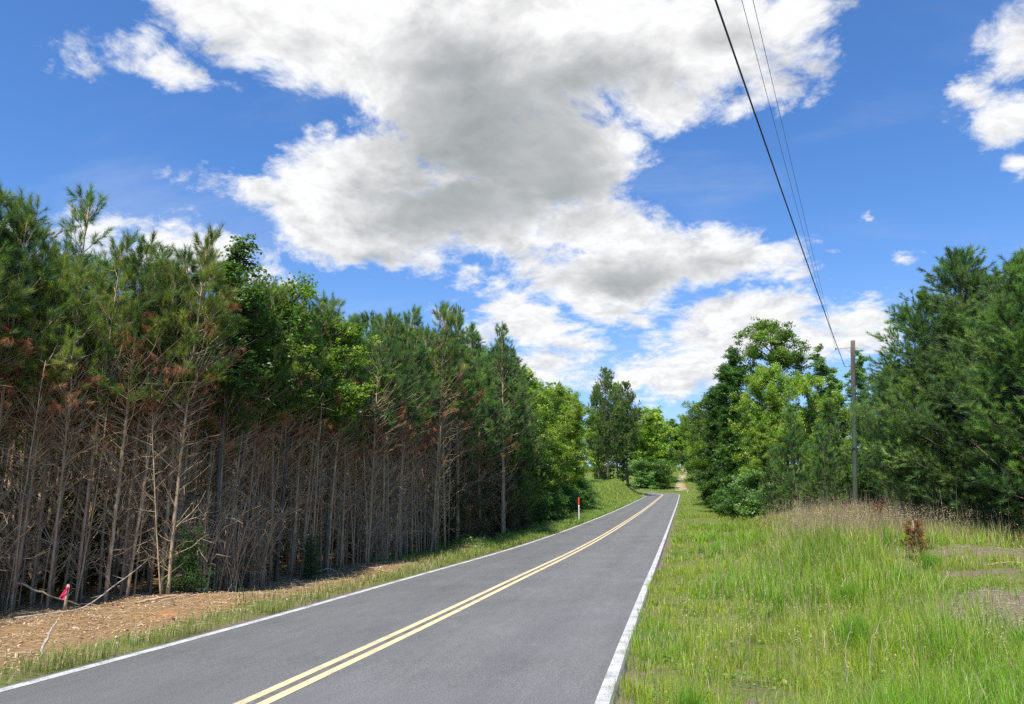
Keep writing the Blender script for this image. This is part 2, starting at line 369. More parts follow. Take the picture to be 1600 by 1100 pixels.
def make_ground():
    xs = np.unique(np.concatenate([np.arange(-14, 12.01, 0.16), np.arange(-30, -14, .8), np.arange(12, 30, .8), -30 - 1.14 ** np.arange(8, 46), 30 + 1.14 ** np.arange(8, 46)]))
    xs = xs[(xs > -420) & (xs < 420)]
    ys = np.unique(np.concatenate([np.arange(-60, 2, 3), np.arange(2, 30, 0.16), np.arange(30, 60, .4), np.arange(60, 190, .8), np.arange(190, 300, 3), np.arange(300, 700, 20)]))
    X, Y = np.meshgrid(xs, ys); Z = terrain(X, Y)
    rd = road_dist(X, Y)
    Z = Z - 0.055 * (1 - smooth(rd, 2.80, 3.02)) - 0.02 * (1 - smooth(rd, 2.9, 3.3))
    nx, ny = len(xs), len(ys)
    V = np.stack([X, Y, Z], -1).reshape(-1, 3)
    i = (np.arange(ny - 1)[:, None] * nx + np.arange(nx - 1)[None]).ravel()
    Q = np.stack([i, i + 1, i + nx + 1, i + nx], 1)
    # masks: r = woodland litter, g = grassy, b = bare soil
    el = XL + xshift(Y); dl = el - X
    litter = smooth(dl, 0.7, 1.5) * (1 - smooth(Y, 26, 36)) + smooth(dl, 3.0, 4.5) * smooth(Y, 26, 34)
    litter = np.where(Y > 90, litter * 0.08, litter)
    dr = X - XR - xshift(Y)
    XW = X + bumps(X * 2.3 + 4, Y * 2.1) * 5 + .35 * np.sin(3.1 * Y + 1.3 * X); YW = Y + bumps(X * 2.6, Y * 2.4 + 7) * 5 + .3 * np.sin(2.7 * X - 1.9 * Y)
    def el_(cx, cy, rx, ry): return np.clip(1.25 - np.sqrt(((XW - cx) / rx) ** 2 + ((YW - cy) / ry) ** 2), 0, 1)
    wob = bumps(X * 1.7 + 9, Y * 1.7) * 5
    soil = np.maximum.reduce([el_(5.5, 12.6, 2.5, 1.7), el_(8.4, 20.3, 2.8, 1.2), .6 * el_(6.5, 16.6, 1.2, .8), 0.6 * el_(.7, 8.0, .25, .9)])
    soil = np.clip(soil * 1.6 + wob * (soil > 0.02) * .5, 0, 1)
    shoulder = (1 - smooth(np.abs(rd - 2.95), 0.12, 0.4)) * 0.75
    soil = np.maximum(soil, shoulder * np.clip(.7 + wob, 0, 1))
    orange = el_(-7.72, 12.4, .42, .6)
    C = np.stack([np.clip(litter, 0, 1), orange, soil], -1).reshape(-1, 3)
    g = Geo(); g.add(V, None, Q, C)
    m, nt = new_mat('ground'); tc = node(nt, 'ShaderNodeTexCoord').outputs['Object']
    at = node(nt, 'ShaderNodeAttribute', attribute_name='col'); sp = node(nt, 'ShaderNodeSeparateColor'); nt.links.new(at.outputs['Color'], sp.inputs[0])
    n1 = nz(nt, tc, 1.1, 5); n2 = nz(nt, tc, 14, 6, .7); n3 = nz(nt, tc, 55, 4, .6); n4 = nz(nt, tc, .35, 3)
    grassy = ramp(nt, n2, [(.30, (.05, .055, .02)), (.5, (.13, .13, .05)), (.7, (.24, .21, .11))])
    grassy = mixc(nt, ramp(nt, n1, [(.4, (0, 0, 0)), (.65, (1, 1, 1))]), grassy, (.12, .15, .035))
    far = ramp(nt, n4, [(.35, (.07, .11, .02)), (.65, (.12, .16, .035))])
    sepo = node(nt, 'ShaderNodeSeparateXYZ'); nt.links.new(tc, sepo.inputs[0])
    grassy = mixc(nt, mth(nt, 'MULTIPLY', mth(nt, 'SUBTRACT', sepo.outputs[1], 50, ), 0.025, True), grassy, far)
    lit = ramp(nt, n2, [(.30, (.07, .042, .022)), (.46, (.20, .125, .06)), (.60, (.33, .215, .11)), (.74, (.50, .37, .22))])
    lit = mixc(nt, mth(nt, 'MULTIPLY', n3, .5), lit, (.22, .14, .07))
    soil_c = ramp(nt, n3, [(.3, (.07, .05, .035)), (.55, (.19, .145, .10)), (.75, (.34, .28, .21))])
    wn = mth(nt, 'MULTIPLY', mth(nt, 'SUBTRACT', n2, .5), 1.1)
    def mask(s, lo=.35, hi=.65):
        v = mth(nt, 'ADD', s, wn); r = node(nt, 'ShaderNodeMapRange', interpolation_type='SMOOTHSTEP'); nt.links.new(v, r.inputs[0]); r.inputs[1].default_value = lo; r.inputs[2].default_value = hi
        z = mth(nt, 'MULTIPLY', r.outputs[0], mth(nt, 'MULTIPLY', s, 8, True)); return z
    c = mixc(nt, mask(sp.outputs[0]), grassy, lit)
    c = mixc(nt, mask(sp.outputs[2]), c, soil_c)
    c = mixc(nt, mth(nt, 'MULTIPLY', mask(sp.outputs[1], .3, .9), .6), c, (.42, .17, .06))
    h = mth(nt, 'ADD', mth(nt, 'MULTIPLY', n2, 1.0), mth(nt, 'MULTIPLY', n3, .4))
    finish(nt, c, .95, .1, h, .9, .03)
    o = g.build('ground', m, shade=True); o['kind'] = 'structure'
make_ground()

def strip(lo, hi, dz, i0=0, i1=None, z_over=None, nacross=1, taper=None):
    """a sheet along the centre line between lateral offsets lo and hi (positive = right of travel)"""
    P = CL[i0:i1]; Nn = NN[i0:i1]; rows = []
    for t in np.linspace(lo, hi, nacross + 1):
        xy = P - Nn * t; rows.append(np.column_stack([xy, zroad(xy[:, 1]) + dz]))
    V = np.stack(rows, 1); n, m_ = V.shape[:2]
    i = (np.arange(n - 1)[:, None] * m_ + np.arange(m_ - 1)[None]).ravel()
    return V.reshape(-1, 3), np.stack([i, i + 1, i + m_ + 1, i + m_], 1)

def make_road():
    g = Geo(); V, Q = strip(-HALF_L, HALF_R, 0.0, nacross=24); la = np.tile(np.linspace(0, 1, 25), len(CL)); g.add(V, None, Q, np.stack([la, la, la], 1))
    for s in (-1, 1):                                  # the worn edge of the asphalt has a thickness
        e = -HALF_L if s < 0 else HALF_R
        A, _ = strip(e, e + 1e-4, 0.0); top = A[::2]; n = len(top)
        jit = np.random.default_rng(3 + s).normal(size=n) * 0.012
        out = top.copy(); out[:, 2] -= 0.075; nn = NN; out[:, :2] -= nn * (s * (0.035 + np.abs(jit)))[:, None]
        W = np.concatenate([top, out]); k = np.arange(n - 1)
        q = np.stack([k, k + 1, k + n + 1, k + n], 1)
        g.add(W, None, q if s < 0 else q[:, ::-1])
    m, nt = new_mat('asphalt'); tc = node(nt, 'ShaderNodeTexCoord').outputs['Object']
    fine = nz(nt, tc, 95, 3, .7); mid = nz(nt, tc, 45, 3, .6); big = nz(nt, tc, .5, 4, .5); streak = nz(nt, tc, 1.0, 5, .6, (2.2, .16, 1)); st2 = nz(nt, tc, 1.0, 4, .6, (6, 1.2, 1))
    c = ramp(nt, fine, [(.32, (.040, .041, .041)), (.5, (.115, .115, .111)), (.68, (.265, .262, .248))])
    c = mixc(nt, .35, c, ramp(nt, mid, [(.3, (.066, .067, .066)), (.7, (.150, .150, .146))]))
    c = mixc(nt, 1.0, c, ramp(nt, streak, [(.3, (.93, .93, .94)), (.7, (1.06, 1.055, 1.055))]), 'MULTIPLY')
    c = mixc(nt, 1.0, c, ramp(nt, st2, [(.3, (.92, .92, .92)), (.7, (1.07, 1.07, 1.07))]), 'MULTIPLY')
    c = mixc(nt, 1.0, c, ramp(nt, big, [(.3, (.90, .91, .90)), (.7, (1.08, 1.07, 1.09))]), 'MULTIPLY')
    lat = node(nt, 'ShaderNodeAttribute', attribute_name='col').outputs['Fac']
    lw = mth(nt, 'ADD', lat, mth(nt, 'MULTIPLY', mth(nt, 'SUBTRACT', nz(nt, tc, .25, 3), .5), .05))
    c = mixc(nt, 1.0, c, ramp(nt, lw, [(0, (.97, .97, .95)), (.10, (.90, .91, .90)), (.20, (.99, 1, .99)), (.30, (.91, .92, .91)), (.42, (.98, .98, .97)), (.55, (1.0, 1, 1)), (.66, (1.09, 1.09, 1.08)), (.78, (.98, .98, .98)), (.88, (1.08, 1.07, 1.07)), (1, (.98, .98, .97))]), 'MULTIPLY')
    # pale dusty scuffs near the edges of the lanes
    scuff = ramp(nt, nz(nt, tc, 1.0, 6, .7, (1.3, 3.0, 1)), [(.62, (0, 0, 0)), (.76, (1, 1, 1))])
    c = mixc(nt, mth(nt, 'MULTIPLY', scuff, .22), c, (.34, .32, .29))
    finish(nt, c, .82, .35, fine, .5, .004)
    o = g.build('road', m, shade=False); o['kind'] = 'structure'
    # paint
    def paint(name, base, worn, thr):
        m, nt = new_mat(name); tc = node(nt, 'ShaderNodeTexCoord').outputs['Object']
        a = nz(nt, tc, 60, 4, .7); b = nz(nt, tc, 3, 4, .6)
        w = ramp(nt, mth(nt, 'ADD', mth(nt, 'MULTIPLY', a, .6), mth(nt, 'MULTIPLY', b, .4)), [(thr - .05, (1, 1, 1)), (thr + .05, (0, 0, 0))])
        c = mixc(nt, w, mixc(nt, b, tuple(v * .86 for v in base), base), worn); finish(nt, c, .7, .3, a, .3, .004); return m
    mw = paint('white_paint', (.50, .50, .48), (.20, .20, .195), .465); my = paint('yellow_paint', (.62, .50, .29), (.25, .22, .17), .425)
    mt = paint('seam_tar', (.10, .088, .075), (.16, .15, .14), .5)
    def line(name, lo, hi, mat, dz=.004):
        g = Geo(); V, Q = strip(lo, hi, dz); g.add(V, None, Q); o = g.build(name, mat); o['kind'] = 'structure'
    line('road_marking_edge', -2.865, -2.735, mw); line('road_marking_edge', 2.735, 2.862, mw)
    line('road_marking_centre', -.370, -.265, my); line('road_marking_centre', -.170, -.060, my)
    line('road_seam', -.262, -.173, mt, .003)
    # dirt driveway climbing straight on beyond the bend
    g = Geo(); pts = [(2.3, 161), (2.5, 166), (2.5, 174), (2.7, 190), (3.5, 210), (4.3, 230), (4.3, 245), (3.2, 256), (2.0, 262)]
    yy = np.arange(161.5, 262, 1.5); xx = np.interp(yy, [p[1] for p in pts], [p[0] for p in pts]); wd = np.interp(yy, [161, 166, 175, 262], [2.6, 1.5, 1.1, 1.0])
    A = []
    for t in np.linspace(-1, 1, 9):
        xq = xx + t * wd; A.append(np.column_stack([xq, yy, terrain(xq, yy) + .10 - .09 * abs(t) ** 3]))
    V = np.stack(A, 1); n, k = V.shape[:2]; i = (np.arange(n - 1)[:, None] * k + np.arange(k - 1)[None]).ravel()
    g.add(V.reshape(-1, 3), None, np.stack([i, i + 1, i + k + 1, i + k], 1))
    m, nt = new_mat('pale_dirt'); tc = node(nt, 'ShaderNodeTexCoord').outputs['Object']
    finish(nt, mixc(nt, ramp(nt, nz(nt, tc, .55, 5, .6, (1, .45, 1)), [(.44, (0, 0, 0)), (.60, (1, 1, 1))]), ramp(nt, nz(nt, tc, 1.5, 5), [(.35, (.22, .165, .10)), (.65, (.42, .34, .23))]), (.11, .14, .035)), .95, .1)
    o = g.build('driveway', m, shade=True); o['kind'] = 'structure'
make_road()

# ------------------------------------------------------------------ trees: geometry of each kind
def trunk_path(rng, h, wig, n=14, lean=(0, 0)):
    z = np.linspace(-0.15, h, n); t = np.clip(z / h, 0, 1)
    x = np.cumsum(rng.normal(size=n)) * wig * .3 + wig * np.sin(t * 5 + rng.random() * 6) + lean[0] * t
    y = np.cumsum(rng.normal(size=n)) * wig * .3 + wig * np.sin(t * 4 + rng.random() * 6) + lean[1] * t
    x -= x[0]; y -= y[0]
    return np.column_stack([x, y, z])

PALETTES = {
 'forest': [(.072, .115, .026), (.052, .098, .026), (.038, .078, .028), (.098, .130, .030), (.058, .092, .026)],
 'yellow': [(.112, .145, .030), (.092, .130, .030), (.068, .112, .028), (.135, .150, .036)],
 'blue': [(.044, .078, .026), (.055, .092, .027), (.036, .067, .024), (.070, .105, .027)],
 'olive': [(.080, .118, .032), (.098, .138, .036), (.065, .102, .030), (.118, .150, .045)],
 'green': [(.050, .092, .028), (.066, .116, .026), (.042, .080, .030), (.085, .135, .030)],
}
def make_pine(seed, h, r0, crown0, rmax, pal, nwhorl, per, k_needle, nl, w, dead=45, rust=0, top_len=.35, asc=0.8, sub=4, lean=(0, 0), low_detail=False, twig=.32, full=.75, dl=1.0):
    """a pine: trunk, bare lower branches, crown of needled shoots, and (rust) clumps of brown needles"""
    rng = np.random.default_rng(seed); T = Geo(); D = Geo(); N = Geo(); X = Geo()
    P = trunk_path(rng, h, .022 * h / 7, 16, lean); zt = P[:, 2]
    rr = r0 * (1 - np.clip(zt / h, 0, 1)) ** .75 + .006
    tube(T, P, rr, 5 if low_detail else 7)
    def at(z): return np.array([np.interp(z, zt, P[:, 0]), np.interp(z, zt, P[:, 1]), z])
    # bare lower branches
    for i in range(dead):
        z = .35 + (crown0 + .8 - .35) * rng.random() ** .8; az = rng.random() * 6.283; L = (.35 + .95 * rng.random()) * (0.65 + .65 * z / crown0) * (rmax / 1.1) ** .5 * dl
        e = rng.uniform(.25, 1.0); n = 5; t = np.linspace(0, 1, n)
        d = np.array([math.cos(az), math.sin(az), 0]); kink = rng.normal(size=(n, 3)) * .035 * L; kink[0] = 0
        pts = at(z) + d * (t * L * math.cos(e))[:, None] + np.array([0, 0, 1.0]) * ((t + .35 * t ** 2) * L * math.sin(e))[:, None] + kink
        tube(D, pts, np.linspace(.0080, .0025, n) * (1 + .6 * rng.random()), 3, cap=False)
        for _ in range(0 if low_detail else rng.integers(1, 4)):
            j = rng.integers(1, n - 1); q = pts[j]; d2 = unit(d + rng.normal(size=3) * .8 + np.array([0, 0, .5])); l2 = L * rng.uniform(.2, .5)
            tube(D, [q, q + d2 * l2 * .5 + rng.normal(size=3) * .02, q + d2 * l2], [.0048, .0036, .002], 3, cap=False)
    # live crown
    SP, SA, SL, SC_ = [], [], [], []; pal = np.array(PALETTES[pal])
    RP, RA = [], []
    for wv in range(nwhorl):
        f = (wv + rng.uniform(-.3, .3)) / max(1, nwhorl - 1); f = min(max(f, 0), 1)
        z = crown0 + (h - .25 - crown0) * f
        prof = (1 - f) ** full * (0.55 + .45 * min(1, f / .22)) if f > 0 else .55
        for b in range(per):
            az = rng.random() * 6.283; L = max(top_len, rmax * prof * rng.uniform(.65, 1.15))
            e = rng.uniform(.15, .75) * asc + .30 * f + .45 * f ** 3
            d = np.array([math.cos(az), math.sin(az), 0]); n = 6; t = np.linspace(0, 1, n)
            pts = at(z) + d * (t * L * math.cos(e))[:, None] + np.array([0, 0, 1.0]) * ((t * math.sin(e) + .28 * t ** 2) * L)[:, None] + rng.normal(size=(n, 3)) * .03 * L * t[:, None]
            tube(T if not low_detail else D, pts, np.linspace(.006 + .010 * L, .004, n), 4 if not low_detail else 3, cap=False)
            c = pal[rng.integers(len(pal))] * rng.uniform(.65, 1.3)
            ns = max(2, int(sub * L / .9 + 1.5))
            for s in range(ns):
                tt = rng.uniform(.38, 1) if s else 1.0
                q = np.array([np.interp(tt, t, pts[:, k]) for k in range(3)])
                a = unit(d * .8 + rng.normal(size=3) * .75 + np.array([0, 0, .62 + .6 * f]))
                l = twig * rng.uniform(.4, 1) * (1.0 if s else .5) * min(1.3, .6 + L * .4)
                q2 = q + a * l; T_ = D if low_detail else T
                tube(T_, [q, q2], [.0045, .003], 3, cap=False)
                SP.append(q2 - a * .06); SA.append(unit(a + np.array([0, 0, .35]))); SL.append(rng.uniform(.14, .24)); SC_.append(c * rng.uniform(.85, 1.15))
                if l > .15 * twig / .32: SP.append(q + a * l * .4); SA.append(a); SL.append(rng.uniform(.10, .18)); SC_.append(c * rng.uniform(.75, 1.0))
    # leader and its candles
    top = at(h); 
    for i in range(5):
        a = unit(np.array([rng.normal() * .20 * (i > 0), rng.normal() * .20 * (i > 0), 1.0])); l = .52 if i == 0 else rng.uniform(.22, .42)
        b = top - np.array([0, 0, .12])
        tube(T, [b, b + a * l], [.006, .003], 3, cap=False)
        SP.append(b + a * .02); SA.append(a); SL.append(l); SC_.append(pal[0])
        SP.append(b + a * l * .5); SA.append(a); SL.append(l * .6); SC_.append(pal[1])
    SP, SA, SL, SC_ = map(np.array, (SP, SA, SL, SC_))
    needles(N, rng, SP, SA, SL, k_needle, np.full(len(SP), nl) * rng.uniform(.8, 1.15, len(SP)), w, SC_)
    # brown hanging needles
    if rust:
        RPs, RAs = [], []
        for i in range(rust):
            z = crown0 + rng.normal() * .6; az = rng.random() * 6.283; L = rng.uniform(.3, 1.1) * rmax / 1.1
            q = at(z) + np.array([math.cos(az), math.sin(az), .5]) * L
            for _ in range(rng.integers(2, 5)):
                RPs.append(q + rng.normal(size=3) * .07); RAs.append(unit(rng.normal(size=3) * .6 + np.array([0, 0, -.9])))
            tube(D, [at(z), (at(z) + q) / 2 + np.array([0, 0, .03]), q], [.009, .006, .003], 3, cap=False)
        RPs, RAs = np.array(RPs), np.array(RAs)
        rc = np.array([(.23, .095, .045), (.28, .13, .065), (.17, .06, .032), (.30, .17, .09)])[rng.integers(0, 4, len(RPs))]
        needles(X, rng, RPs, RAs, np.full(len(RPs), .14), int(k_needle * .7), np.full(len(RPs), nl * .8), w, rc, 1.1)
    return T, D, N, X

def make_broadleaf(seed, h, r0, crown0, rmax, cols, nlimb, nleaf, ls, profile='round', clump=.42, per_limb=5, lean=(0, 0), spray=0.5, gap=0.0):
    """trunk with rising limbs; leaves in many small layered clumps round the limb ends"""
    rng = np.random.default_rng(seed); T = Geo(); N = Geo()
    P = trunk_path(rng, h * .96, .05 * h / 8, 14, lean); zt = P[:, 2]
    tube(T, P, r0 * (1 - np.clip(zt / h, 0, 1)) ** .8 + .012, 7)
    def at(z): return np.array([np.interp(z, zt, P[:, 0]), np.interp(z, zt, P[:, 1]), z])
    CP, CW = [], []
    for i in range(nlimb):
        f = (i + rng.random()) / nlimb; z = crown0 + (h * .95 - crown0) * f
        if profile == 'round': pr = math.sqrt(max(.05, 1 - (f * 1.55 - .62) ** 2))
        elif profile == 'column': pr = (1 - f) ** .35 * (.75 + .25 * math.sin(f * 9 + seed))
        elif profile == 'cone': pr = (1 - f) ** .8 * .95 + .08
        elif profile == 'top': pr = .25 + .75 * math.sin(math.pi * min(1, max(0, (f - .25) / .85)))
        else: pr = 1
        L = rmax * pr * rng.uniform(.55, 1.15); az = rng.random() * 6.283; e = rng.uniform(.1, .8) + .35 * f
        d = np.array([math.cos(az), math.sin(az), 0]); n = 6; t = np.linspace(0, 1, n)
        z_s = max(.3, z - L * math.sin(e) * .6)
        pts = at(z_s) + d * (t * L)[:, None] + np.array([0, 0, 1.0]) * (t ** .85 * (z - z_s + L * .12))[:, None] + rng.normal(size=(n, 3)) * .06 * L * t[:, None]
        tube(T, pts, np.linspace(.02 + .018 * L, .008, n), 4, cap=False)
        for s in range(per_limb):
            tt = rng.uniform(.3, 1.05); q = np.array([np.interp(tt, t, pts[:, k]) for k in range(3)])
            q2 = q + rng.normal(size=3) * np.array([.30, .30, .22]) * (.4 + .28 * L)
            tube(T, [q, (q + q2) / 2 + rng.normal(size=3) * .03, q2], [.009, .007, .004], 3, cap=False)
            CP.append(q2); CW.append(clump * rng.uniform(.5, 1.25) * (.6 + .4 * min(1, L / rmax)))
    CP, CW = np.array(CP), np.array(CW); cols = np.array(cols)
    w = CW ** 2.2; idx = rng.choice(len(CP), nleaf, p=w / w.sum())
    cc = cols[rng.integers(0, len(cols), len(CP))] * rng.uniform(.8, 1.2, (len(CP), 1))
    off = rng.normal(size=(nleaf, 3)); off = unit(off) * (rng.random((nleaf, 1)) ** .45) * CW[idx][:, None] * np.array([1.15, 1.15, spray])
    # finer sprays inside the clump so that outlines stay ragged
    k = rng.integers(0, 9, nleaf); sprays = rng.normal(size=(len(CP), 9, 3)) * CW[:, None, None] * np.array([.55, .55, .35])
    off = off * .62 + sprays[idx, k]
    leaves(N, rng, CP[idx] + off, np.full(nleaf, ls), cc[idx] * rng.uniform(.8, 1.2, (nleaf, 1)), .35)
    return T, N

G_DARK = [(.030, .070, .014), (.045, .092, .018), (.038, .080, .022), (.060, .110, .020)]
G_MID = [(.062, .112, .014), (.086, .138, .016), (.050, .096, .016), (.108, .158, .022)]
G_LIGHT = [(.108, .168, .018), (.138, .192, .024), (.088, .146, .018), (.158, .205, .036)]
G_PALE = [(.085, .15, .045), (.11, .18, .06), (.065, .125, .04), (.13, .19, .08)]

def tree_parts(name, geos):
    """meshes of one kind, to be shared by its copies"""
    out = []
    for pname, g, mat in geos:
        if g.n: out.append((pname, g.mesh(name + '_' + pname, mat)))
    return out
def place(name, parts, x, y, sc, rz, label, cat, group=None, sz=None, sink=0.05, tilt=(0, 0)):
    r = bpy.data.objects.new(name, None); COL.objects.link(r); r.empty_display_size = .2
    r.location = (x, y, tz(x, y) - sink); r.rotation_euler = (tilt[0], tilt[1], rz); r.scale = (sc, sc, sz or sc)
    r['label'] = label; r['category'] = cat
    if group: r['group'] = group
    if isinstance(parts[0], list): parts = parts[0]
    for pn, me in parts:
        o = bpy.data.objects.new(pn, me); COL.objects.link(o); o.parent = r
    return r

# ------------------------------------------------------------------ prototypes
def pine_parts(name, g4, bark=None):
    T, D, N, X = g4
    return tree_parts(name, [('trunk', T, bark or M_PBARK), ('bare_branches', D, M_DEADW), ('crown', N, M_NEEDLE), ('dead_needles', X, M_RUST)])
FOREST = []       # slender plantation pines with long bare stems, 7.5 m
for i, (pal, rust, top) in enumerate([('yellow', 15, .3), ('forest', 13, .3), ('yellow', 9, .3), ('forest', 20, .3), ('green', 11, .3), ('forest', 15, .3), ('green', 14, .3)]):
    FOREST.append(pine_parts('forest_pine_%s' % 'abcdefg'[i], make_pine(100 + i, 7.5, [.031, .040][i % 2], [4.3, 4.0][i % 2], 1.15, pal, 10, 5, 58, .165, .0062, dead=78, dl=.78, sub=5, rust=rust, lean=((i % 3 - 1) * .15, ((i * 2) % 3 - 1) * .12))))
DENSE = [pine_parts('dense_pine_' + 'abc'[i], make_pine(200 + i, 10.0, .085, 3.9, 1.85, ['green', 'blue', 'green'][i], 16, 6, 38, .18, .0095, dead=55, rust=[8, 0, 5][i], sub=6)) for i in range(3)]
BIG = [pine_parts('big_pine_' + 'ab'[i], make_pine(300 + i, 10.0, .13, .5, 3.1, ['blue', 'green'][i], 24, 8, 34, .20, .013, full=.5, dead=6, rust=0, sub=6.5, asc=.75, twig=.55), M_BBARK) for i in range(2)]
TALL = [pine_parts('tall_pine_' + 'ab'[i], make_pine(400 + i, 18.0, .19, [4.0, 6.0][i], 4.1, 'olive', 22, 6, 30, .28, .028, dead=26, rust=0, full=.5, sub=5.5, asc=.55, twig=.6), M_BBARK) for i in range(2)]
YOUNG = [pine_parts('young_pine', make_pine(500, 5.0, .06, .25, 1.35, 'green', 17, 7, 40, .16, .010, dead=4, rust=0, sub=6), M_BBARK)]
def bl(name, *a, **k):
    T, N = make_broadleaf(*a, **k); return tree_parts(name, [('trunk', T, M_BBARK), ('crown', N, M_LEAF)])
M_LEAF_FAR = M_LEAF
ROUND_L = [bl('light_tree_a', 11, 11, .13, 1.6, 2.9, G_LIGHT, 58, 32000, .13, 'round', .46, spray=.8), bl('light_tree_b', 12, 12, .13, 2.4, 2.7, G_LIGHT, 58, 28000, .13, 'top', .44, spray=.8)]
ROUND_M = [bl('mid_tree_a', 21, 12, .15, 1.6, 3.1, G_MID, 58, 30000, .13, 'round', .46, spray=.8), bl('mid_tree_b', 22, 13, .15, 3.0, 3.0, G_MID, 58, 26000, .13, 'top', .44, spray=.8)]
COLUMN = [bl('column_tree', 31, 13.5, .20, .5, 1.75, G_DARK, 70, 44000, .12, 'column', .50, per_limb=6)]
OAK = [bl('tall_oak', 41, 18, .26, 7.0, 3.6, G_MID, 34, 36000, .155, 'top', .70, per_limb=7)]
BIRCH = [bl('airy_tree', 51, 12, .09, 1.8, 1.7, G_PALE, 46, 22000, .12, 'column', .36, per_limb=5)]
FAR_T = [bl('far_tree_a', 61, 15, .2, 2.0, 4.0, G_MID, 36, 12000, .34, 'round', .95), bl('far_tree_b', 62, 15, .2, 2.0, 4.0, G_LIGHT, 36, 12000, .34, 'round', .95)]
SWEET = [bl('leafy_sapling', 71, 7.9, .042, 4.3, 1.2, G_MID, 34, 7500, .075, 'round', .24, per_limb=6)]
OAKLET = [bl('slender_oak', 72, 8.0, .045, 4.2, .95, [(.040, .080, .020), (.055, .10, .025), (.075, .125, .03)], 42, 7500, .075, 'column', .22, per_limb=6)]
SHRUB = [bl('broadleaf_shrub', 81, 2.6, .04, .15, 1.35, G_PALE, 34, 9000, .12, 'round', .36)]
SHRUB_D = [bl('dark_shrub', 82, 2.4, .04, .10, 1.3, G_DARK, 34, 9000, .10, 'round', .36)]
CEDAR_B = [bl('browning_cedar', 91, 4.5, .06, .2, .85, [(.050, .052, .024), (.085, .055, .03), (.038, .055, .022), (.11, .07, .04)], 90, 22000, .045, 'cone', .24, per_limb=8, spray=1.2)]
CEDAR_G = [bl('small_cedar', 92, 1.6, .03, .05, .36, [(.035, .075, .02), (.05, .10, .025)], 50, 8000, .03, 'cone', .13, per_limb=6, spray=1.3)]
def bush_geo(seed, h, r, n):
    rng = np.random.default_rng(seed); g = Geo()
    for i in range(n):
        az = rng.random() * 6.283; b = np.array([rng.normal() * .12 * r, rng.normal() * .12 * r, -.03]); L = h * rng.uniform(.5, 1.15)
        o = rng.uniform(.1, 1) * r; t = np.linspace(0, 1, 6); d = np.array([math.cos(az), math.sin(az), 0])
        p = b + d * (t ** 1.3 * o)[:, None] + np.array([0, 0, 1]) * (np.sin(t * rng.uniform(1.2, 2.2)) * L)[:, None] + rng.normal(size=(6, 3)) * .04 * t[:, None]
        tube(g, p, np.linspace(.009, .003, 6), 3, cap=False)
        for _ in range(5):
            j = rng.integers(1, 6); d2 = unit(rng.normal(size=3) + d * .5 + np.array([0, 0, .3])); l = rng.uniform(.12, .45) * h * .6
            tube(g, [p[j], p[j] + d2 * l * .5 + rng.normal(size=3) * .03, p[j] + d2 * l], [.0045, .0035, .002], 3, cap=False)
    return g
BUSH = [tree_parts('bare_bush', [('branches', bush_geo(600 + i, 1.5, .9, 46), M_DEADW)]) for i in range(2)]

# ------------------------------------------------------------------ the pine plantation on the left
_fe = np.array([(-10, -12), (5, -11.4), (10, -11.2), (11.3, -10.75), (12.4, -10.4), (12.9, -9.7), (14.3, -9.3), (16.5, -9.15), (19.3, -8.9), (22, -8.3), (28, -8.05), (35, -8.2), (40, -8.1), (52, -8.4), (74, -8.9), (96, -9.6), (120, -13)])
def fedge(y): return float(np.interp(y, _fe[:, 0], _fe[:, 1]))
def fheight(y): return float(np.interp(y, [0, 11, 13, 14.5, 17, 22, 26, 30, 35, 40, 46], [7.2, 7.3, 7.0, 7.5, 7.4, 7.6, 8.4, 9.1, 9.6, 9.8, 9.6]))
rng = random.Random(7)
ZONES = [
 (6, 12.2, 'thin bare-stemmed pine in the thicket behind the pink-ribboned stake', 'pines around the ribboned stake'),
 (12.2, 14.6, 'thin bare-stemmed pine at the thicket edge behind the chip-strewn dirt', 'pines behind the chip-strewn dirt'),
 (14.6, 18.0, 'slender pine with rust-brown dead twigs beside the tangled grey bushes', 'pines beside the grey bushes'),
 (18.0, 22.5, 'straight slender pine near the leafy sapling midway along the thicket', 'pines midway along the thicket'),
 (22.5, 27.5, 'close-set slender pine rising over the reddish dead foliage band', 'pines over the reddish band'),
]
cnt = 0
for row, (dep, pitch) in enumerate([(0.4, .50), (.75, .50), (1.2, .56), (1.9, .66), (2.8, .86)]):
    y = 6.5 + row * .4
    while y < 27.5:
        yy = y + rng.uniform(-.2, .2); xx = fedge(yy) - dep + rng.uniform(-.28, .28); y += pitch * rng.uniform(.7, 1.35)
        if row == 0 and rng.random() < .25: continue
        if row < 2 and 15.0 < yy < 20.2 and rng.random() < .3: continue
        k = 0 if yy < 14 and rng.random() < .55 else rng.randrange(len(FOREST))
        if yy > 20 and k in (0, 2) and rng.random() < .6: k = 4
        z = [q for q in ZONES if q[0] <= yy < q[1]]
        if not z: continue
        H = fheight(yy) * rng.uniform(.80, 1.0); s = H / 7.5
        place('pine_tree', FOREST[k], xx, yy, s * rng.uniform(.92, 1.06), rng.uniform(0, 6.28), z[0][2], 'pine tree', z[0][3], sz=s, tilt=(rng.gauss(0, .022), rng.gauss(0, .022))); cnt += 1
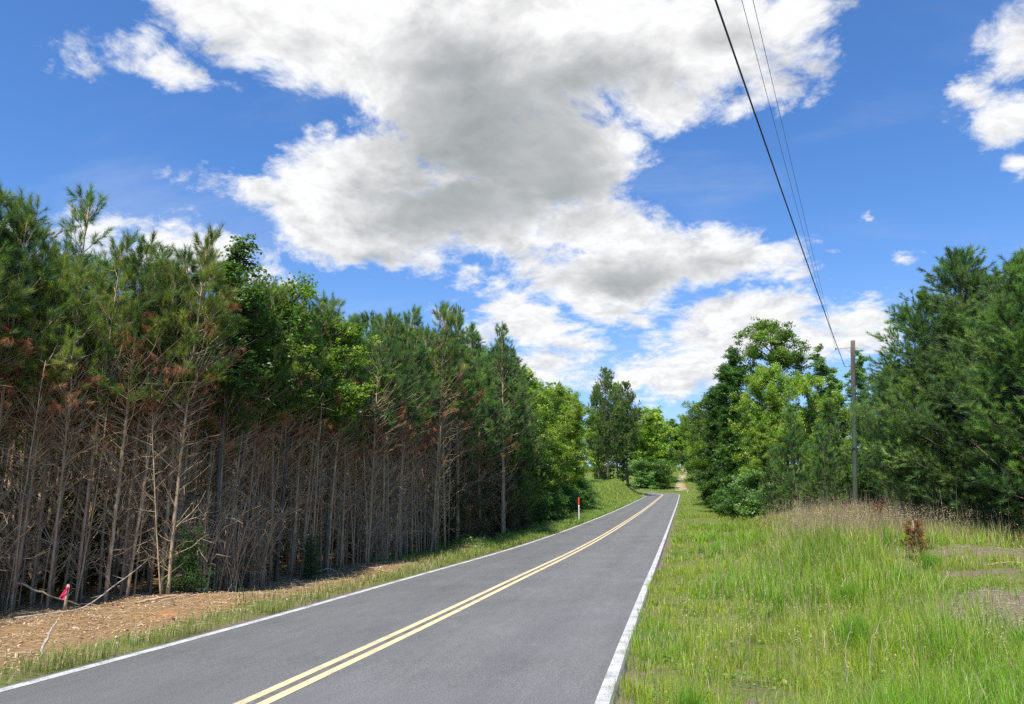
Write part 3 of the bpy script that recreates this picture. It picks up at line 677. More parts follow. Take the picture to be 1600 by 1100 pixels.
def bare_stem(seed, h):
    r2 = np.random.default_rng(seed); T = Geo(); D = Geo(); P = trunk_path(r2, h, .03, 12); tube(T, P, np.linspace(.020, .006, 12), 6)
    for i in range(34):
        z = h * r2.uniform(.08, 1); q = np.array([np.interp(z, P[:, 2], P[:, 0]), np.interp(z, P[:, 2], P[:, 1]), z]); az = r2.random() * 6.28; L = r2.uniform(.15, .7); e = r2.uniform(.2, 1.0)
        d = np.array([math.cos(az) * math.cos(e), math.sin(az) * math.cos(e), math.sin(e)]); m_ = q + d * L * .5 + r2.normal(size=3) * .03
        tube(D, [q, m_, q + d * L + np.array([0, 0, .12 * L])], [.006, .0045, .002], 3, cap=False); d2 = unit(d + r2.normal(size=3) * .7); tube(D, [m_, m_ + d2 * L * .4], [.0035, .0015], 3, cap=False)
    return tree_parts('bare_stem', [('trunk', T, M_PBARK), ('bare_branches', D, M_DEADW)])
STEMS = [bare_stem(800 + i, 4.6) for i in range(4)]
BZ = [(6, 12.9, 'leafless thin dead stem at the thicket front near the ribboned stake', 'dead stems near the stake'), (12.9, 18.0, 'leafless thin dead stem at the thicket front by the grey bushes', 'dead stems by the grey bushes'), (18.0, 28.5, 'leafless thin dead stem at the thicket front below the reddish band', 'dead stems below the reddish band')]
yy = 7.0
while yy < 28.4:
    z = [q for q in BZ if q[0] <= yy < q[1]][0]; s = rng.uniform(.65, 1.05)
    place('dead_tree', STEMS[rng.randrange(4)], fedge(yy) - rng.uniform(-.15, 1.5), yy, s, rng.uniform(0, 6.28), z[2], 'dead tree', z[3], tilt=(rng.gauss(0, .05), rng.gauss(0, .05))); yy += rng.uniform(.16, .42)
y = 27.6; row = 0
for dep, pitch in [(.3, 1.0), (1.5, 1.3), (3.0, 1.6)]:
    y = 27.6
    while y < 45:
        yy = y + rng.uniform(-.3, .3); xx = fedge(yy) - dep + rng.uniform(-.4, .4); y += pitch * rng.uniform(.8, 1.3)
        H = fheight(yy) * rng.uniform(.84, 1.03); near = yy < 35
        if near and rng.random() < .6: pr = FOREST[rng.choice([1, 3, 4, 5, 6])]; s = H / 7.5
        else: pr = DENSE[rng.randrange(3)]; s = H / 10
        if abs(yy - 37.5) < 1.2 and dep < 1: continue
        place('pine_tree', pr, xx, yy, s, rng.uniform(0, 6.28),
              'dark dense pine in the taller far stretch of the plantation' if not near else 'green-topped pine where the thicket grows taller towards the broadleaves', 'pine tree',
              'tall dark pines of the far stretch' if not near else 'pines of the taller middle stretch', tilt=(rng.gauss(0, .02), rng.gauss(0, .02))); cnt += 1
place('pine_tree', DENSE[1], -8.0, 37.6, 1.03, 1.0, 'tall dark pine with a pale bare lower trunk overtopping the plantation end', 'pine tree')
place('pine_tree', BIG[0], -8.9, 40.5, .98, 2.4, 'widest dark pine with long arms reaching towards the road', 'pine tree')
place('pine_tree', FOREST[1], -11.6, 13.3, 1.06, 3.0, 'spindly pine whose top sticks up highest at the frame edge', 'pine tree')
place('slender_oak', OAKLET, -9.6, 15.6, 1.05, 1.2, 'dark glossy-leaved slender oak poking above the pines', 'oak tree')
place('leafy_sapling', SWEET, -9.35, 17.8, 1.0, .3, 'bright green broadleaf sapling filling the gap among the pines', 'tree')
place('leafy_sapling', SWEET, -9.7, 16.7, .88, 4.1, 'bright green sapling between the slender oak and the taller sapling', 'tree')
place('leafy_sapling', SWEET, -9.0, 19.8, .93, 2.3, 'shorter bright green broadleaf sapling beside the taller one in the pines', 'tree')
# the inside of the plantation: one mass of more of the same
def woods_mass():
    r2 = np.random.default_rng(42); T = Geo(); N = Geo()
    protos = [make_pine(700 + i, 7.5, .05, 3.4, 1.2, 'forest', 8, 5, 22, .20, .019, dead=22, rust=0, low_detail=True, sub=3) for i in range(4)]
    y = 0.0
    for y in np.arange(2, 62, 1.05):
        for dep in np.arange(3.7, 17, 1.15 if y < 40 else 2.0):
            yy = y + r2.uniform(-.4, .4); xx = fedge(yy) - dep + r2.uniform(-.45, .45); p = protos[r2.integers(4)]; a = r2.random() * 6.28
            s = fheight(yy) / 7.5 * r2.uniform(.85, 1.02); z = tz(xx, yy) - .05
            for q in (0, 1): T.merge(p[q], ang=a, sc=s, off=(xx, yy, z))
            N.merge(p[2], ang=a, sc=s, off=(xx, yy, z))
    o = T.build('pine_woods_stems', M_PBARK); r = bpy.data.objects.new('pine_woods', None); COL.objects.link(r)
    r['kind'] = 'stuff'; r['label'] = 'dim mass of pines deep inside the plantation behind its front rows'; r['category'] = 'woods'
    o.parent = r; o.name = 'stems'; n = N.build('crowns', M_NEEDLE, r)
    # dark leaves added to block sky gaps and deepen the shade inside
    g = Geo(); n_ = 260000
    yy = r2.uniform(0, 64, n_); dd = 3.6 + 13.4 * r2.random(n_) ** .8; xx = np.interp(yy, _fe[:, 0], _fe[:, 1]) - dd
    zz = terrain(xx, yy) + r2.random(n_) ** 1.4 * (.3 + dd * .26)
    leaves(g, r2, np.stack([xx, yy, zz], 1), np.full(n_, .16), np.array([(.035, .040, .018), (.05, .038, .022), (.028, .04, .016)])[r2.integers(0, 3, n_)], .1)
    n = g.build('shade_fill', M_LEAF); n['kind'] = 'stuff'; n['label'] = 'dark leafy fill added to deepen the shade between the pine stems'; n['category'] = 'shade_fill'
woods_mass()
# bushes and small evergreens at the foot of the pines
BUSHES = [(-11.0, 10.9, 1.1, 'tangled grey bare bush by the frame edge next to the stake'), (-11.5, 12.0, 1.2, 'tall bare grey bush just behind the pink-ribboned stake'), (-10.7, 10.0, .8, 'low bare grey bush nearest the standing stick'),
          (-9.55, 14.9, 1.15, 'tangled grey bush right of the small green cedar'), (-9.4, 15.9, 1.3, 'arching grey bare bush between two small cedars'), (-9.3, 16.9, 1.1, 'bare grey bush left of the second small cedar'),
          (-8.5, 22.6, .9, 'sparse bare bush by the fallen grey branch'), (-8.5, 27.5, 1.2, 'dark bare bush at the start of the green roadside weeds')]
for i, (x, y, s, lb) in enumerate(BUSHES): place('bare_bush', BUSH[i % 2], x, y, s, i * 1.7, lb, 'bush', 'bare bushes at the foot of the pines')
place('small_cedar', CEDAR_G, -9.35, 14.25, .82, 0, 'small green cedar among grey bushes nearer the stake', 'cedar')
place('small_cedar', CEDAR_G, -8.85, 18.6, .66, 2, 'small green cedar farther along in front of the bare stems', 'cedar')
for i, (x, y, s, lb) in enumerate([(-8.25, 29.6, .95, 'browning cedar nearest where the bare stems end'), (-8.3, 31.4, 1.15, 'tallest browning cedar under the dark pines'), (-8.2, 34.2, .9, 'browning cedar beside the pale-trunked dark pine'), (-8.4, 43.5, 1.0, 'brownish cedar nearest the leafy roadside trees'), (-8.35, 39.4, .85, 'low brownish cedar beyond the pale-trunked pine')]):
    place('browning_cedar', CEDAR_B, x, y, s, i * 1.3, lb, 'cedar', 'browning cedars along the plantation edge')
# leafy trees on the left beyond the pines
LL = [(-9.4, 47.5, .88, 0, 'shaded leafy tree touching the last dark pine'), (-9.1, 52.0, .92, 1, 'light green leafy tree behind the red-tipped marker post'), (-9.3, 57.0, .90, 0, 'second leafy tree past the dark pines on the bank side'), (-9.3, 62.5, .97, 1, 'round light green tree halfway to the grassy bank'),
      (-9.6, 68.5, 1.0, 0, 'tallest light green tree of the roadside row before the bank'), (-9.8, 75.0, .98, 1, 'bright leafy tree nearly at the bank'), (-10.2, 82.0, 1.0, 0, 'bright leafy tree bulging over the foot of the bank'), (-10.9, 89.5, .98, 1, 'last bright leafy tree before the grassy bank')]
for i, (x, y, s, k, lb) in enumerate(LL): place('leafy_tree', ROUND_L[k] if i not in (0, 2) else ROUND_M[k], x - .7, y, s, i * 1.9, lb, 'tree', 'leafy trees between the pines and the bank')
for i, (x, y, s) in enumerate([(-13.5, 50, .95), (-14, 60, 1.0), (-14.5, 71, 1.0), (-15, 82, 1.05), (-16, 95, 1.1), (-15.5, 106, 1.1), (-14.5, 117, 1.15), (-18, 126, 1.2)]):
    place('leafy_tree', ROUND_M[i % 2], x, y, s, i * 2.3, 'leafy tree half hidden in the second row behind the left roadside trees', 'tree', 'second row of leafy trees on the left')
for i, y in enumerate(np.arange(46, 90, 2.3)):
    place('dark_shrub', SHRUB_D, fedge(y) - .6 + .5 * math.sin(i * 2.1), float(y), .75 + .3 * math.sin(i * 1.3) ** 2, i * 1.1, 'low dark shrub under the leafy trees along the left verge', 'shrub', 'shrubs under the left leafy trees')

# clump on the bank
for i, (x, y, s, lb) in enumerate([(-9.9, 131, 1.04, 'tallest pine of the clump on the grassy bank'), (-7.0, 136, 1.0, 'tall pine with flat dark branches at the road side of the clump'), (-8.5, 134, .93, 'middle pine of the clump on the bank'), (-7.2, 140.5, .84, 'shorter olive pine at the clump edge near the bend'), (-11.6, 133, .9, 'pine behind the leafy trees at the near side of the clump')]):
    place('tall_pine', TALL[i % 2], x, y, s * .86, i * 1.4, lb, 'pine tree', 'pines of the clump on the bank', sz=s)
for i, (x, y, s, k, lb) in enumerate([(-5.0, 176, 1.22, 1, 'leafy tree right behind the bend of the road'), (-9, 178, 1.15, 0, 'dark leafy tree showing behind the pine clump'), (-2.6, 188, 1.22, 1, 'leafy tree at the foot of the dirt driveway'), (-14, 174, 1.15, 1, 'leafy tree left of the pine clump across the bend')]):
    place('leafy_tree', FAR_T[k], x, y, s, i * 2.1, lb, 'tree')
place('broadleaf_shrub', SHRUB, -5.6, 171, 2.3, 0, 'pale whitish-leaved shrub mound across the bend', 'shrub')
place('broadleaf_shrub', SHRUB, -3.9, 169.5, 1.5, 1, 'smaller pale shrub beside the shrub mound across the bend', 'shrub')
place('dark_shrub', SHRUB_D, -1.9, 170.5, 2.6, 1, 'dark shrub between the pale shrubs and the dirt driveway', 'shrub')
for i, (x, y, s) in enumerate([(-4.2, 200, 1.0), (-4.8, 214, 1.0), (-4.4, 229, .95), (-4.0, 244, .9)]): place('leafy_tree', FAR_T[i % 2], x, y, s, i, 'leafy tree along the left side of the climbing driveway', 'tree', 'trees left of the driveway')
for i, (x, y, s) in enumerate([(8.4, 158, 1.0), (9.2, 167, .95), (8.6, 177, 1.0), (9.0, 188, .95), (9.2, 203, .95), (8.6, 220, .95), (9.0, 238, .9)]): place('leafy_tree', FAR_T[(i + 1) % 2], x, y, s, i * 2, 'leafy tree shading the right side of the climbing driveway', 'tree', 'trees right of the driveway')
for i in range(13): place('leafy_tree', FAR_T[i % 2], -46 + i * 7.4 + 2 * math.sin(i * 5), 268 + 8 * math.sin(i * 3.1), 1.05 + .12 * math.sin(i * 7), i * 1.1, 'distant leafy tree on the hilltop behind the driveway', 'tree', 'trees on the hilltop')

for i, (x, y, s) in enumerate([(1.5, 266, 1.1), (6.5, 264, 1.15), (-3.5, 262, 1.05), (11, 258, 1.1)]): place('leafy_tree', FAR_T[i % 2], x, y, s, i, 'leafy tree standing across the top end of the driveway', 'tree', 'trees across the driveway top')
for i, x in enumerate((-3, .5, 3.2, 5.6, 8.5)): place('dark_shrub', SHRUB_D, x, 258 + (i % 2) * 2.5, 1.9, i * 1.3, 'shrub closing the view at the top of the driveway', 'shrub', 'shrubs at the driveway top')
# ------------------------------------------------------------------ right side of the road
RS = [
 ('leafy_tree', ROUND_M[0], 4.3, 91, 1.10, 'overhanging leafy tree closest to the crest on the verge side'), ('leafy_tree', ROUND_M[1], 4.6, 104, 1.0, 'leafy tree just beyond the overhanging one near the crest'),
 ('leafy_tree', ROUND_L[0], 5.6, 118, 1.1, 'light green tree near the road top on the verge side'), ('leafy_tree', ROUND_M[0], 6.2, 132, 1.1, 'leafy tree beside the far red marker'), ('leafy_tree', ROUND_L[1], 6.9, 146, 1.1, 'light leafy tree at the mouth of the driveway'),
 ('column_tree', COLUMN[0], 4.9, 64, .98, 'tall narrow dark green tree clothed in leaves to the ground by the verge'), ('column_tree', COLUMN[0], 6.1, 70, 1.06, 'taller narrow dark tree just behind the one clothed to the ground'), ('column_tree', COLUMN[0], 4.4, 76, .92, 'narrow dark tree leaning in over the verge farther up'),
 ('tall_oak', OAK[0], 9.6, 73, 1.02, 'tallest round-topped oak standing above the other verge trees'),
 ('leafy_tree', ROUND_L[0], 7.0, 60, .95, 'full leafy tree in front of the tall oak'), ('leafy_tree', ROUND_L[0], 6.4, 55.5, .62, 'low light green tree with drooping sprays above the dark shrubs'),
 ('leafy_tree', ROUND_L[1], 8.9, 62, .97, 'light green tree right below the tall oak'), ('airy_tree', BIRCH[0], 11.2, 60, 1.03, 'airy pale green tree left of the utility pole top'), ('airy_tree', BIRCH[0], 12.7, 62, 1.0, 'thin pale green tree just behind the pole'),
 ('airy_tree', BIRCH[0], 14.4, 61, 1.02, 'airy pale green tree right of the pole'), ('airy_tree', BIRCH[0], 16.2, 60, 1.0, 'last airy pale tree before the dark right-hand pines'), ('leafy_tree', ROUND_L[0], 11.4, 56, .78, 'bright green low tree behind the pole bracket'),
 ('leafy_tree', ROUND_L[1], 9.9, 57, .80, 'bright green tree between the young pines and the oak'), ('leafy_tree', ROUND_L[0], 14.2, 56, .80, 'bright green low tree right behind the pole'),
]
for i, (nm, pr, x, y, s, lb) in enumerate(RS): place(nm, pr, x, y, s * (.95 if y > 90 else .76 if nm == 'leafy_tree' else .80 if nm == 'tall_oak' else .95), i * 1.7 + .4, lb, 'tree', sz=s * (1.0 + .05 * math.sin(i * 2.3)))
for i, (x, y, s) in enumerate([(7.6, 84, .82), (11.5, 90, .9), (8.5, 97, .95), (12, 104, .95), (9, 112, 1.05), (14, 84, .85), (18, 78, .85), (21, 70, .85), (23, 62, .85), (26, 66, .9), (10, 126, 1.1), (11, 140, 1.15), (30, 58, .95), (17, 92, .9), (25, 80, 1.0)]):
    place('leafy_tree', ROUND_M[i % 2], x, y, s, i * 1.3, 'leafy tree half hidden in the back rows right of the road', 'tree', 'back rows right of the road')
for i, (x, y, s, k, lb) in enumerate([(7.0, 46.5, 1.18, 0, 'cone-shaped young pine left of the utility pole'), (8.4, 45.5, .95, 0, 'shorter young pine between the cone-shaped one and the pole'), (9.4, 48.5, 1.25, 0, 'young pine just behind the utility pole foot'), (6.3, 49.5, .8, 0, 'smallest young pine next to the pale shrubs')]):
    place('young_pine', YOUNG[0], x, y, s, i * 2, lb, 'pine tree', 'young pines left of the pole')
for i, (x, y, s, k, lb) in enumerate([(12.5, 46.0, .84, 0, 'bushy dark pine immediately right of the pole'), (13.0, 40.5, .84, 1, 'bushy pine with a rounded top below the sky gap'), (11.5, 37.0, .76, 0, 'mid-height dark pine in front of the rounded one'), (10.4, 33.0, .93, 1, 'dark pine stepping up towards the tallest'),
                                      (10.9, 30.2, 1.03, 0, 'tallest dark pine right of the pole'), (12.9, 33.5, 1.0, 1, 'dark pine behind the tallest one'), (11.3, 26.0, .90, 1, 'big pine with light green branch tips near the rust-brown weeds'), (12.6, 28.4, .93, 0, 'dark pine filling behind the light-tipped one'), (12.3, 22.6, .82, 0, 'nearest pine cut by the frame edge'), (15.5, 38, 1.05, 0, 'dark pine deep behind the right-hand group')]):
    place('big_pine', BIG[k], x, y, s * 1.14, i * 1.3, lb, 'pine tree', 'dark pines right of the pole', sz=s * .97)
for i, (nm, pr, x, y, s, lb) in enumerate([('broadleaf_shrub', SHRUB, 5.6, 55, 1.15, 'pale blue-green shrub at the foot of the narrow dark tree'), ('broadleaf_shrub', SHRUB, 6.3, 51.5, .8, 'light shrub nearer the field edge'), ('dark_shrub', SHRUB_D, 4.9, 59.5, 1.0, 'dark shrub beneath the narrow dark tree'), ('dark_shrub', SHRUB_D, 5.0, 68, 1.1, 'dark shrub farther up under the narrow trees'),
                                          ('dark_shrub', SHRUB_D, 4.9, 82, 1.2, 'dark shrub under the trees halfway up the verge'), ('broadleaf_shrub', SHRUB, 6.6, 97, 1.3, 'light shrub below the overhanging tree'), ('dark_shrub', SHRUB_D, 7.4, 56, 1.2, 'dark shrub behind the light shrub near the field'), ('dark_shrub', SHRUB_D, 9.0, 53, 1.3, 'dark shrub behind the young pines'),
                                          ('dark_shrub', SHRUB_D, 11.6, 50, 1.3, 'dark shrub behind the pole foot'), ('dark_shrub', SHRUB_D, 12.0, 30.5, 1.0, 'dark shrub in the black gap under the tallest pine'), ('broadleaf_shrub', SHRUB, 10.7, 24.4, .6, 'bright leafy shrub low in front of the nearest pines')]):
    place(nm, pr, x, y, s, i * 1.9, lb, 'shrub')

# ------------------------------------------------------------------ grass and weeds
def blades(g, rng, x, y, h, w, col, lean=.35, z=None, az=None):
    n = len(x); z = terrain(x, y) - .01 if z is None else z
    az = rng.random(n) * 6.283 if az is None else az; d = np.stack([np.cos(az), np.sin(az), np.zeros(n)], 1)
    ln = np.abs(rng.normal(size=n)) * lean; ln = np.clip(ln, .03, 1.3)
    sd = np.stack([-np.sin(az + rng.normal(size=n)), np.cos(az), np.zeros(n)], 1); sd = unit(sd) * (w / 2)[:, None]
    P = np.stack([x, y, z], 1); up = np.array([0, 0, 1.0])
    m = P + d * (h * ln * .30)[:, None] + up * (h * .58)[:, None]
    t = P + d * (h * ln * 1.0)[:, None] + up * (h * np.clip(1.0 - .28 * ln ** 2, .4, 1))[:, None]
    V = np.stack([P - sd, P + sd, m + sd * .75, m - sd * .75, t], 1).reshape(-1, 3)
    i = np.arange(n)[:, None] * 5
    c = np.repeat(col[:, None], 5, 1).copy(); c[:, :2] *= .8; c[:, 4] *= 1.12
    g.add(V, i + [3, 2, 4], i + [0, 1, 2, 3], c.reshape(-1, 3))
def fbm(x, y, s, seed=0):
    r = np.random.default_rng(seed); v = 0; a = 1.0
    for k in range(5):
        th = r.random() * 6.28; f = s * 1.9 ** k
        v = v + a * np.sin(f * (x * math.cos(th) + y * math.sin(th)) + r.random() * 6 + 1.3 * np.sin(f * .7 * (x * math.sin(th) - y * math.cos(th)) + r.random() * 6)); a *= .62
    return v / 2.0
def field():
    r = np.random.default_rng(77); g = Geo(); dry = Geo()
    bands = [(3.6, 8, 2300, .0042), (8, 13, 1400, .0055), (13, 20, 700, .008), (20, 32, 250, .013), (32, 50, 120, .022), (50, 95, 60, .035)]
    for a, b, den, w in bands:
        xa, xb = -.55, min(4 + b * .62, 20)
        if a >= 50: xb = 6.5
        if a >= 32: xb = min(xb, 15)
        m = 14; nt_ = int((b - a) * (xb - xa) * den / m); cy_ = r.uniform(a, b, nt_); cx_ = r.uniform(xa, xb, nt_); tr_ = r.uniform(.02, .11, nt_) * (1 + .04 * a); th_ = r.uniform(.5, 1.62, nt_) ** 1.7; tc_ = r.integers(0, 5, nt_)
        keep = cx_ < 2.5 + cy_ * .56; cx_, cy_, tr_, th_, tc_ = (q[keep] for q in (cx_, cy_, tr_, th_, tc_))
        n = len(cx_) * m; ang = r.random(n) * 6.283; rad = np.abs(r.normal(size=n)) * np.repeat(tr_, m)
        x = np.repeat(cx_, m) + rad * np.cos(ang); y = np.repeat(cy_, m) + rad * np.sin(ang); th = np.repeat(th_, m); tci = np.repeat(tc_, m)
        e = x - (XR + .085 + xshift(y)) + .05 * r.normal(size=len(x)) - .30 * smooth(y, 17, 30) * (1 + .6 * np.sin(y * .9) * np.sin(y * .37))
        k1 = fbm(x, y, .9, 1); k2 = fbm(x, y, 2.6, 2); k3 = fbm(x, y, .45, 3); k4 = fbm(x, y, 7.5, 12)
        def hole(cx, cy, rx, ry): return 1 - np.clip(1.45 - np.sqrt(((x - cx) / rx) ** 2 + ((y - cy) / ry) ** 2) + k2 * .45 + k4 * .3, 0, 1) * .96
        p = np.clip(.66 + .75 * k2 + .25 * k1 + .35 * k4, .06, 1) * hole(5.5, 12.6, 2.2, 1.4) * hole(8.4, 20.3, 2.6, 1.0) * hole(.7, 8.0, .2, .8)   * hole(6.0, 16.8, .5, .35) * hole(4.6, 17.5, .6, .3)
        sel = (e > 0) & (r.random(len(x)) < p) & (x < 8 + .1 * y + 3 * (y < 30))
        x, y, e, k1, k2, k3, k4, th, tci, ang = (q[sel] for q in (x, y, e, k1, k2, k3, k4, th, tci, ang)); n = len(x)
        tall = smooth(k1, -.1, .5) * smooth(e, .4, 1.5)
        mid = np.exp(-((x - 2.9 - (y - 12) * .12) / 1.5) ** 2) * smooth(y, 8, 11) * (1 - smooth(y, 19, 26))          # the lush strip in mid field
        h = (.10 + .10 * r.random(n)) * (.8 + .9 * tall) + mid * .26 * r.random(n)
        h = h * np.where(y < 9, 1.0, 1.05) + (smooth(y, 16, 24) * smooth(e, 2, 4)) * .22 * r.random(n)
        h *= np.where(e < .5, .9, 1) * th * .88 * (1 - .45 * smooth(x, 3.2, 5.0) * (1 - smooth(y, 15, 20)))
        h *= 1 - .35 * smooth(y, 35, 55)
        cols = np.array([(.130, .190, .010), (.172, .222, .012), (.090, .160, .012), (.205, .240, .024), (.150, .207, .010)])[np.where(r.random(n) < .7, tci, r.integers(0, 5, n))]
        cols = cols * (1 - .25 * smooth(k3, 0, .8))[:, None] * r.uniform(.75, 1.25, (n, 1))
        lu = smooth(k1 + .5 * k4, -.1, .5)[:, None]; cols = cols * (1 - lu + lu * np.array([.66, .93, .9]))
        yel = smooth(k2 + .5 * k3, .15, .9)[:, None] * .35; cols = cols * (1 - yel) + np.array([.24, .25, .07]) * yel
        far = (smooth(y, 20, 27) * smooth(x, 3.0, 6))[:, None] * .6; cols = cols * (1 - far) + np.array([.21, .17, .085]) * far
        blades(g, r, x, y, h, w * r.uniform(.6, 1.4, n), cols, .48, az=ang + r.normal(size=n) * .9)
        # straw and dead stems mixed in
        m = r.random(n) < .24 + .20 * smooth(-k2, -.1, .6) + .3 * np.exp(-((x - 1.6 - (y - 14) * .05) / .8) ** 2) * smooth(y, 13, 17) * (1 - smooth(y, 24, 32)); nn = m.sum()
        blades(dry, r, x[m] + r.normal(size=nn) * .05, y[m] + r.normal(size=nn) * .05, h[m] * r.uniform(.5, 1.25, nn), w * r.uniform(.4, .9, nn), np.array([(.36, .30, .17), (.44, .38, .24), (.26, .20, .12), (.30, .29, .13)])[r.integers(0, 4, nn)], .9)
    # broad-leaved weeds and seed heads among the blades
    wd = Geo(); n = 5200; y = r.uniform(4.5, 24, n); x = XR + .4 + r.random(n) * (3 + y * .45); kk = fbm(x, y, 3.1, 21); m = kk > .28; x, y = x[m], y[m]
    q = 6; X = np.repeat(x, q) + r.normal(size=len(x) * q) * .05; Y = np.repeat(y, q) + r.normal(size=len(x) * q) * .05
    leaves(wd, r, np.stack([X, Y, terrain(X, Y) + r.uniform(.01, .11, len(X))], 1), r.uniform(.025, .05, len(X)), np.array([(.09, .15, .03), (.12, .18, .035), (.07, .12, .03), (.16, .17, .06)])[r.integers(0, 4, len(X))], .5)
    o = wd.build('field_weeds', M_GRASS); o['kind'] = 'stuff'; o['label'] = 'small leafy weeds low in the field grass'; o['category'] = 'weeds'
    n = 1500; y = r.uniform(5, 26, n); x = XR + .7 + r.random(n) * (3 + y * .5); m = fbm(x, y, .8, 31) > -.1; x, y = x[m], y[m]; n = len(x); hh = r.uniform(.28, .55, n)
    blades(dry, r, x, y, hh, np.full(n, .0035), np.tile((.34, .30, .16), (n, 1)), .25, az=np.full(n, 1.0))
    q = 9; tt_ = r.uniform(.72, 1.0, n * q); X = np.repeat(x, q) + r.normal(size=n * q) * .008 + np.repeat(hh, q) * .12 * tt_; Y = np.repeat(y, q) + np.repeat(hh, q) * .17 * tt_
    leaves(dry, r, np.stack([X, Y, terrain(X, Y) + np.repeat(hh, q) * tt_ * .97], 1), np.full(n * q, .014), np.tile((.42, .34, .22), (n * q, 1)), .1)
    o = g.build('field_grass', M_GRASS); o['kind'] = 'stuff'; o['label'] = 'lush green grass of the field right of the road'; o['category'] = 'grass'
    o = dry.build('straw', M_DRY); o['kind'] = 'stuff'; o['label'] = 'dry straw blades scattered through the field grass'; o['category'] = 'straw'
    # tan weeds standing along the far side of the field
    t = Geo(); n = 26000
    y = r.uniform(22, 43, n); x = 2.6 + (r.random(n) ** .8) * (y * .36 + 1.5); kk = fbm(x, y, .7, 9)
    c = smooth(y, 22, 29) * smooth(x - 2.6 - (y - 26) * .10, 0, 1.6); sel = r.random(n) < c * (.55 + .45 * kk); x, y, kk = x[sel], y[sel], kk[sel]; n = len(x)
    blades(t, r, x, y, (.35 + .55 * r.random(n)) * (1 + .3 * kk), np.full(n, .011), np.array([(.28, .23, .12), (.33, .28, .16), (.22, .17, .10), (.19, .21, .07), (.27, .20, .13)])[r.integers(0, 5, n)], .28)
    m = r.random(n) < .10; nn = m.sum()
    blades(t, r, x[m], y[m], r.uniform(1.0, 1.75, nn), np.full(nn, .010), np.array([(.27, .21, .15), (.20, .15, .11)])[r.integers(0, 2, nn)], .12)
    # airy seed heads
    m = r.random(n) < .26; nn = m.sum(); q = 7
    X = np.repeat(x[m], q) + r.normal(size=nn * q) * .06; Y = np.repeat(y[m], q) + r.normal(size=nn * q) * .06; Z = terrain(X, Y) + np.repeat(r.uniform(.45, 1.0, nn), q) + r.normal(size=nn * q) * .07
    leaves(t, r, np.stack([X, Y, Z], 1), np.full(nn * q, .030), np.array([(.36, .28, .19), (.30, .24, .14)])[r.integers(0, 2, nn * q)], .1)
    o = t.build('dry_weeds', M_DRY); o['kind'] = 'stuff'; o['label'] = 'tall tan dry weeds along the back of the field below the pines'; o['category'] = 'weeds'
field()
